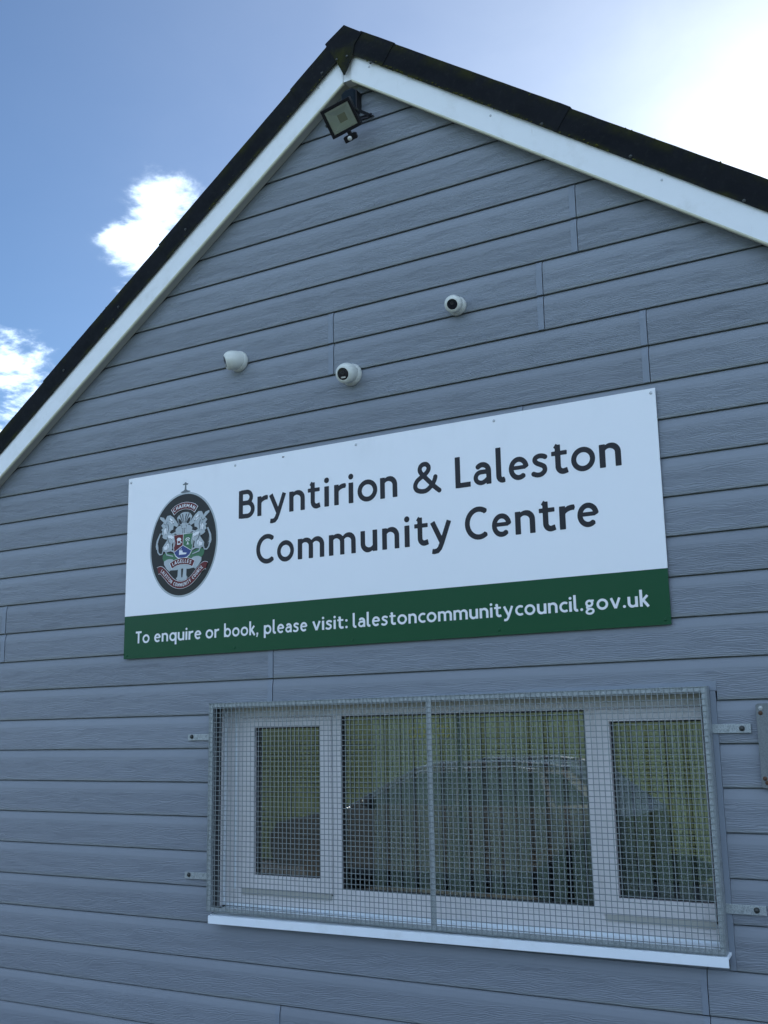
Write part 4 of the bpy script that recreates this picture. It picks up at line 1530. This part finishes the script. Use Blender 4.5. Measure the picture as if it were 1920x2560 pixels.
# ------------------------------------------------------------------ dome cameras
def dome_camera(base, look, r_, label, led=True):
    t = thing('security_camera', base, label, 'security camera', 'white dome security cameras on the gable')
    bx, by, bz = base
    mb = MB()
    mb.lathe([(r_ * 1.02, 0.0), (r_ * 1.04, 0.006), (r_ * 1.02, 0.014), (r_ * 0.97, 0.022), (r_ * 0.92, 0.026)], base, (0, -1, 0), 36)
    mb.build('mount', 'camwhite', t, smooth=True)
    mb = MB()
    mb.lathe([(r_ * 0.925, 0.0262), (r_ * 0.925, 0.0270)], base, (0, -1, 0), 36)
    mb.build('seam_ring', 'gasket', t, smooth=True)
    c = Vector(base) + Vector((0, -0.040, 0))
    d = Vector(look).normalized()
    rr = r_ * 0.93
    # smooth egg-shaped shell swept from the base ring round to the ring of the front glass
    n0 = Vector((0, -1, 0))
    P0 = Vector(base) + n0 * 0.0270
    P2 = c + d * rr * 1.02
    P1 = c + (d * 0.55 + n0 * 0.25) * rr
    nseg, nr_ = 36, 16
    ref = Vector((0, 0, 1))
    vs_, fs = [], []
    for i in range(nr_ + 1):
        q = i / nr_
        ctr = P0 * (1 - q) ** 2 + P1 * 2 * q * (1 - q) + P2 * q * q
        nn = (n0 * (1 - q) + d * q).normalized()
        rad = rr * (0.995 + 0.06 * math.sin(q * math.pi * 0.9)) * (1 - 0.345 * q ** 2.6)
        sx_ = nn.cross(ref).normalized()
        sy_ = sx_.cross(nn)
        for k in range(nseg):
            a_ = 2 * math.pi * k / nseg
            vs_.append(ctr + (sx_ * math.cos(a_) + sy_ * math.sin(a_)) * rad)
    for i in range(nr_):
        for k in range(nseg):
            k2 = (k + 1) % nseg
            fs.append((i * nseg + k, i * nseg + k2, (i + 1) * nseg + k2, (i + 1) * nseg + k))
    fs.append(tuple(nr_ * nseg + k for k in range(nseg)))
    mb = MB()
    mb.add(vs_, fs)
    mb.build('eyeball', 'camwhite', t, smooth=True)
    mb = MB()
    mb.lathe([(rr * 0.60, rr * 1.021), (rr * 0.60, rr * 1.030), (rr * 0.30, rr * 1.045), (rr * 0.02, rr * 1.050)], c, d, 30)
    mb.build('front_glass', 'camblack', t, smooth=True)
    side = d.cross(Vector((0, 0, 1))).normalized()
    up = side.cross(d)
    mb = MB()
    mb.lathe([(rr * 0.20, rr * 1.050), (rr * 0.18, rr * 1.07), (rr * 0.13, rr * 1.072), (rr * 0.10, rr * 1.06)], c + up * rr * 0.10, d, 20)
    mb.build('lens', 'gasket', t, smooth=True)
    if led:
        mb = MB()
        o_ = c + d * rr * 1.055 - up * rr * 0.34
        w_, h_ = rr * 0.24, rr * 0.07
        loop = [o_ + side * (w_ * math.copysign(abs(math.cos(a)) ** 0.4, math.cos(a))) + up * (h_ * math.copysign(abs(math.sin(a)) ** 0.6, math.sin(a))) for a in [2 * math.pi * k / 16 for k in range(16)]]
        mb.loft([p - d * 0.001 for p in loop], [p + d * 0.0006 for p in loop])
        mb.build('led_window', 'camled', t)
    return t


dome_camera((-3.073, -0.001, 3.343), (-0.70, -0.65, -0.28), 0.049, 'white dome camera turned left, leftmost of the three above the sign')
dome_camera((-2.437, -0.001, 3.158), (0.05, -0.90, -0.36), 0.049, 'lowest white dome camera, facing down beside a cladding joint')
dome_camera((-1.903, -0.001, 3.366), (0.25, -0.85, -0.42), 0.040, 'small white dome camera, rightmost and highest of the three', led=False)

# ------------------------------------------------------------------ floodlight with motion sensor
FC = Vector((-2.3776, -0.170, 4.3183))
ah = Vector((0.14833667, 0.00784756, 0.03298405)).normalized()
dn = Vector((0.01847429, 0.08153314, -0.1025802)).normalized()
zh = -dn
yh_ = zh.cross(ah).normalized()
FT = Matrix((ah, yh_, zh)).transposed().to_4x4()
FT.translation = FC
fl = thing('floodlight', (-2.33, -0.01, 4.40), 'black floodlight with motion sensor tilted down under the gable apex', 'floodlight')
w2, h2 = 0.0765, 0.0665
mb = MB(T=FT)
rw = 0.0150
mb.box(-w2, w2, 0.0, 0.032, h2 - rw, h2)
mb.box(-w2, w2, 0.0, 0.032, -h2, -h2 + rw)
mb.box(-w2, -w2 + rw, 0.0, 0.032, -h2 + rw, h2 - rw)
mb.box(w2 - rw, w2, 0.0, 0.032, -h2 + rw, h2 - rw)
mb.build('front_frame', 'black', fl, bevel=0.002)
mb = MB(T=FT)
mb.loft([(-w2 + .003, 0.0325, -h2 + .003), (w2 - .003, 0.0325, -h2 + .003), (w2 - .003, 0.0325, h2 - .003), (-w2 + .003, 0.0325, h2 - .003)],
        [(-w2 * .75, 0.046, -h2 * .75), (w2 * .75, 0.046, -h2 * .75), (w2 * .75, 0.046, h2 * .75), (-w2 * .75, 0.046, h2 * .75)])
for i in range(9):
    x = -w2 * .68 + i * w2 * .17
    mb.box(x - 0.0015, x + 0.0015, 0.046, 0.054, -h2 * .7, h2 * .7)
mb.build('housing', 'black', fl, bevel=0.0008)
mb = MB(T=FT)
iw, ih = w2 - rw, h2 - rw
cwd = 0.020
o4 = [(-iw, 0.005, -ih), (iw, 0.005, -ih), (iw, 0.005, ih), (-iw, 0.005, ih)]
m4 = [(-iw + .009, 0.0052, -ih + .009), (iw - .009, 0.0052, -ih + .009), (iw - .009, 0.0052, ih - .009), (-iw + .009, 0.0052, ih - .009)]
i4 = [(-cwd, 0.0300, -cwd * .9), (cwd, 0.0300, -cwd * .9), (cwd, 0.0300, cwd * .9), (-cwd, 0.0300, cwd * .9)]
mb.add(o4 + m4 + i4, [(k, (k + 1) % 4, 4 + (k + 1) % 4, 4 + k) for k in range(4)] + [(4 + k, 4 + (k + 1) % 4, 8 + (k + 1) % 4, 8 + k) for k in range(4)])
mb.build('reflector', 'reflector', fl)
mb = MB(T=FT)
mb.box(-cwd, cwd, 0.0297, 0.0304, -cwd * .9, cwd * .9)
mb.build('led_panel', 'ledchip', fl)
mb = MB(T=FT)
mb.add([(-iw, 0.003, -ih), (iw, 0.003, -ih), (iw, 0.003, ih), (-iw, 0.003, ih)], [(0, 1, 2, 3)])
mb.build('glass', 'lampglass', fl)
# bracket: two arms back to a plate on the wall
mb = MB()
pR = FT @ Vector((w2 + 0.003, 0.020, 0.000))
pL = FT @ Vector((-w2 - 0.003, 0.020, 0.000))
wR, wL = Vector((-2.318, -0.008, 4.398)), Vector((-2.440, -0.008, 4.402))


def bar(mb, a, b, w, t_):
    d = (b - a).normalized()
    s_ = d.cross(Vector((1, 0, 0))).normalized() * w
    q = d.cross(s_).normalized() * t_
    mb.loft([a + s_ + q, a - s_ + q, a - s_ - q, a + s_ - q], [b + s_ + q, b - s_ + q, b - s_ - q, b + s_ - q])


bar(mb, pR, wR, 0.008, 0.0015)
bar(mb, pL, wL, 0.008, 0.0015)
mb.box(-2.445, -2.312, -0.0085, -0.0030, 4.390, 4.410)
mb.build('bracket', 'black', fl)
mb = MB()
for p, q in ((pR, FT @ Vector((w2 + 0.009, 0.020, 0))), (pL, FT @ Vector((-w2 - 0.009, 0.020, 0)))):
    mb.cyl(p, q, 0.0075, 10)
mb.build('bracket_bolt', 'bolt', fl)
mb = MB()
cab = [FT @ Vector((0.02, 0.045, 0.02)), Vector((-2.345, -0.10, 4.345)), Vector((-2.325, -0.05, 4.375)), Vector((-2.312, -0.012, 4.392)), Vector((-2.300, -0.004, 4.392))]
mb.tube(cab, 0.0035, 6)
mb.build('cable', 'black', fl)
SC_ = Vector((-2.3285, -0.160, 4.2130))
ST = FT.copy()
ST.translation = SC_
mb = MB(T=ST)
mb.loft([(-0.033, -0.012, -0.014), (0.030, -0.012, -0.014), (0.033, -0.012, 0.011), (0.026, -0.012, 0.016), (-0.026, -0.012, 0.016), (-0.033, -0.012, 0.011)],
        [(-0.026, 0.024, -0.010), (0.024, 0.024, -0.010), (0.026, 0.024, 0.010), (0.022, 0.024, 0.013), (-0.022, 0.024, 0.013), (-0.026, 0.024, 0.010)])
mb.box(-0.008, 0.008, -0.002, 0.016, 0.014, 0.032)
sn = mb.build('motion_sensor', 'black', fl, bevel=0.002)
mb = MB()
mb.ico(ST @ Vector((-0.004, -0.013, -0.001)), 0.0105, 3)
mb.build('sensor_dome', 'camled', sn, smooth=True)

# alarm siren tucked under the apex
sr = thing('alarm_siren', (-2.41, 0.0, 4.49), 'dark blue alarm siren box tucked under the gable apex behind the floodlight', 'alarm box')


def siren_poly(g_=0.0):
    return [(-2.452 + g_, 4.440 + g_ * .5), (-2.437 + g_ * .5, 4.425 + g_), (-2.383 - g_ * .5, 4.425 + g_), (-2.368 - g_, 4.440 + g_ * .5), (-2.368 - g_, 4.528 - g_ * .5), (-2.390 - g_ * .5, 4.545 - g_),
            (-2.430 + g_ * .5, 4.545 - g_), (-2.452 + g_, 4.528 - g_ * .5)]


mb = MB()
mb.prism_xz(siren_poly(), -0.046, 0.0)
mb.build('siren_base', 'gasket', sr, bevel=0.002)
mb = MB()
A_ = [(x, -0.0462, z) for x, z in siren_poly(0.003)]
B_ = [(x, -0.056, z) for x, z in siren_poly(0.012)]
mb.loft(A_[::-1], B_[::-1])
mb.build('siren_cover', 'siren', sr, bevel=0.002)

# galvanised plate at the right edge
bx_ = thing('steel_cover_plate', (-0.808, -0.024, 1.382), 'galvanised steel cover plate with rusty bolts at right edge of the wall', 'cover plate')
mb = MB()
mb.prism_xz([(-0.808, 1.386), (-0.800, 1.382), (-0.560, 1.378), (-0.552, 1.386), (-0.552, 1.660), (-0.560, 1.666), (-0.800, 1.666), (-0.808, 1.660)], -0.0220, -0.0185)
mb.build('plate', 'galvdark', bx_, bevel=0.0008)
mb = MB()
mb.box(-0.800, -0.560, -0.0185, -0.0005, 1.392, 1.656)
mb.build('back_box', 'bolt', bx_)
for x, z, mt in ((-0.7915, 1.6500, 'screwhead'), (-0.7930, 1.6330, 'rust'), (-0.7960, 1.4140, 'rust'), (-0.7890, 1.4000, 'rust'), (-0.570, 1.640, 'rust'), (-0.570, 1.400, 'rust')):
    mb = MB()
    mb.lathe([(0.0075, 0), (0.0075, 0.0012), (0.0048, 0.0012), (0.0044, 0.0050), (0.0025, 0.0062)], (x, -0.0220, z), (0, -1, 0), 12)
    mb.build('bolt', mt, bx_, origin=(x, -0.022, z))

# ------------------------------------------------------------------ inside the window
bl = thing('vertical_blind', (-2.45, 0.16, 1.78), 'grey fabric vertical blind hanging behind the window glass', 'blind')
mb = MB()
mb.box(-2.50, -0.97, 0.150, 0.180, 1.775, 1.80)
mb.build('head_rail', 'upvc', bl)
slat = None
x = -2.43
i = 0
while x < -0.98:
    if slat is None:
        mb = MB()
        vs_ = []
        n = 6
        for zz_ in (0.86, 1.775):
            for k in range(n + 1):
                u = -0.5 + k / n
                vs_.append((x + u * 0.051, 0.165 + 0.006 * math.cos(u * math.pi), zz_))
        mb.add(vs_, [(k, k + 1, n + 2 + k, n + 1 + k) for k in range(n)])
        slat = mb.build('slat', 'blind', bl, origin=(x, 0.165, 1.775), smooth=True)
        o = slat
    else:
        o = slat.copy()
        COL.objects.link(o)
        o.parent = bl
        o.location = Vector((x, 0.165, 1.775)) - WLOC[bl.name]
    o.rotation_euler = (0, R(random.uniform(-0.5, 0.5)), R(random.uniform(-12, 16)))
    x += 0.0655 + random.uniform(-0.007, 0.010)
    i += 1
rg = thing('ring_garland', (-2.23, 0.135, 1.62), 'short string of thin gold rings hanging inside the top of the window', 'garland')
for x, z in ((-2.232, 1.585), (-2.190, 1.587), (-2.105, 1.592), (-2.072, 1.588)):
    mb = MB()
    pts = [(x + 0.016 * math.cos(a), 0.112, z + 0.020 * math.sin(a)) for a in [2 * math.pi * k / 20 for k in range(21)]]
    mb.tube(pts, 0.0050, 6)
    mb.build('ring', 'gold', rg)
mb = MB()
mb.tube([(-2.26, 0.112, 1.655), (-2.232, 0.112, 1.607), (-2.19, 0.112, 1.609), (-2.15, 0.112, 1.618), (-2.105, 0.112, 1.613), (-2.072, 0.112, 1.610), (-2.05, 0.112, 1.655)], 0.0006, 4)
mb.build('string', 'gold', rg)

# ------------------------------------------------------------------ parked car (mirrored in the glass)
CXc, CYc = -5.05, -6.3
car = thing('parked_car', (CXc, CYc, 0), 'dark grey hatchback parked in the yard facing the hall window', 'car')


def car_half(prof, w, y_in=0.0):
    pass


body_pts = [(-2.05, 0.30), (-2.08, 0.52), (-1.98, 0.66), (-1.20, 0.80), (-1.05, 0.82), (1.70, 0.86), (1.82, 0.80), (1.86, 0.50), (1.80, 0.26), (-1.95, 0.22)]
cab_pts = [(-1.10, 0.81), (-0.32, 1.20), (-0.10, 1.245), (0.75, 1.255), (1.30, 1.20), (1.72, 0.85)]
mb = MB()
hw_ = 0.76
ins = [(x * 0.985, z) for x, z in body_pts]
mb.loft([(CXc + x, CYc - hw_, z) for x, z in ins], [(CXc + x, CYc - hw_ + 0.06, z) for x, z in body_pts])
mb.loft([(CXc + x, CYc - hw_ + 0.06, z) for x, z in body_pts], [(CXc + x, CYc + hw_ - 0.06, z) for x, z in body_pts])
mb.loft([(CXc + x, CYc + hw_ - 0.06, z) for x, z in body_pts], [(CXc + x, CYc + hw_, z) for x, z in ins])
bd = mb.build('body', 'carpaint', car, bevel=0.02)
mb = MB()
zf = lambda z: 0.71 - 0.30 * (z - 0.81)
mb.loft([(CXc + x, CYc - zf(z), z) for x, z in cab_pts], [(CXc + x, CYc + zf(z), z) for x, z in cab_pts])
mb.build('cabin', 'carpaint', car, bevel=0.02)
side_w = [[(-0.86, 0.86), (-0.26, 1.17), (0.12, 1.19), (0.12, 0.87)], [(0.18, 0.87), (0.18, 1.19), (0.74, 1.20), (0.98, 1.17), (1.10, 0.88)], [(1.16, 0.89), (1.05, 1.16), (1.22, 1.15), (1.52, 0.90)]]
for sgn in (-1, 1):
    for q in side_w:
        mb = MB()
        A_ = [(CXc + x, CYc + sgn * (zf(z) + 0.004), z) for x, z in q]
        B_ = [(CXc + x, CYc + sgn * (zf(z) - 0.010), z) for x, z in q]
        mb.loft(A_, B_)
        mb.build('side_window', 'carglass', car)
    mb = MB()
    mb.tube([(CXc + x, CYc + sgn * (zf(z) + 0.006), z + 0.018) for x, z in ((-0.90, 0.86), (-0.28, 1.178), (0.10, 1.20), (0.74, 1.21), (1.02, 1.175))], 0.009, 6)
    mb.build('window_trim', 'chrome', car)
for sgn in (-1, 1):
    mb = MB()
    mb.tube([(CXc + x, CYc + sgn * (zf(z) + 0.004), z + 0.01) for x, z in ((-1.12, 0.80), (-0.33, 1.205), (-0.10, 1.25), (0.75, 1.26), (1.30, 1.205))], 0.016, 8)  # chrome tube added to draw the bright glint along pillar and roof
    mb.build('roofline_glint', 'chrome', car)
mb = MB()
mb.loft([(CXc - 1.035, CYc - 0.60, 0.855), (CXc - 1.035, CYc + 0.60, 0.855), (CXc - 0.39, CYc + 0.53, 1.18), (CXc - 0.39, CYc - 0.53, 1.18)],
        [(CXc - 1.050, CYc - 0.60, 0.862), (CXc - 1.050, CYc + 0.60, 0.862), (CXc - 0.405, CYc + 0.53, 1.187), (CXc - 0.405, CYc - 0.53, 1.187)])
mb.build('windscreen', 'carglass', car)
for sgn in (-1, 1):
    for wx in (-1.35, 1.15):
        mb = MB()
        c0 = Vector((CXc + wx, CYc + sgn * 0.62, 0.27))
        mb.lathe([(0.17, 0.0), (0.255, 0.0), (0.27, 0.02), (0.27, 0.13), (0.255, 0.155), (0.17, 0.155)], c0, (0, sgn, 0), 24)
        wh = mb.build('wheel', 'rubber', car)
        mb = MB()
        mb.lathe([(0.168, 0.10), (0.165, 0.15), (0.05, 0.14), (0.02, 0.155)], c0, (0, sgn, 0), 16)
        mb.build('rim', 'rim', wh)
for sgn in (-1, 1):
    mb = MB()
    mb.loft([(CXc - 2.075, CYc + sgn * 0.66, 0.52), (CXc - 2.075, CYc + sgn * 0.42, 0.52), (CXc - 2.00, CYc + sgn * 0.42, 0.63), (CXc - 2.00, CYc + sgn * 0.66, 0.63)],
            [(CXc - 2.095, CYc + sgn * 0.66, 0.53), (CXc - 2.095, CYc + sgn * 0.42, 0.53), (CXc - 2.02, CYc + sgn * 0.42, 0.645), (CXc - 2.02, CYc + sgn * 0.66, 0.645)])
    mb.build('headlight', 'carlight', car)
    mb = MB()
    mb.ico((CXc - 0.82, CYc + sgn * 0.80, 0.90), 0.075, 2, 0, (1.0, 1.3, 0.75))
    mb.build('wing_mirror', 'carpaint', car, smooth=True)

# trees along the top of the bank
labels = ['bushy green tree on top of the bank, farthest left', 'tall dark tree standing second along the bank', 'rounded tree in the middle of the bank top', 'broad tree right of the middle on the bank', 'low spreading tree near the right end of the bank',
          'slim tree between the broad one and the low one', 'bare-footed tree at the far right of the bank']
for i, (x, y, h) in enumerate(((-38, -50, 6.5), (-31, -53, 8.0), (-25, -50, 6.0), (-19, -52, 7.2), (-13, -49, 5.6), (-8, -52, 7.6), (-2, -50, 6.2))):
    zb = 3.7
    tr = thing('tree', (x, y, zb), labels[i], 'tree', 'trees along the top of the grass bank')
    mb = MB()
    mb.lathe([(0.24, 0), (0.17, h * 0.35), (0.09, h * 0.75)], (x, y, zb - 0.3), (0.03, 0.02, 1), 8)
    for k in range(5):
        a = random.uniform(0, 6.28)
        p = Vector((x, y, zb + h * random.uniform(.3, .5)))
        mb.tube([p, p + Vector((math.cos(a) * 0.9, math.sin(a) * 0.9, 0.9)), p + Vector((math.cos(a) * 1.5, math.sin(a) * 1.5, 2.2))], 0.05, 5)
    mb.build('trunk', 'bark', tr)
    mb = MB()
    for k in range(1300):
        while True:
            u = Vector((random.uniform(-1, 1), random.uniform(-1, 1), random.uniform(-1, 1)))
            if u.length < 1 and u.length > 0.35 * random.random() and noise.noise(u * 2.3 + Vector((i * 5, 0, 0))) > -0.12:
                break
        p = Vector((x, y, zb + h * 0.60)) + Vector((u.x * h * 0.48, u.y * h * 0.48, u.z * h * 0.45))
        s1 = Vector((random.uniform(-1, 1), random.uniform(-1, 1), random.uniform(-1, 1))).normalized() * random.uniform(.10, .22)
        s2 = s1.cross(Vector((random.uniform(-1, 1), random.uniform(-1, 1), random.uniform(-1, 1)))).normalized() * random.uniform(.10, .2)
        mb.add([p - s1, p - s2, p + s1, p + s2], [(0, 1, 2, 3)])
    mb.build('crown', 'leaf', tr)
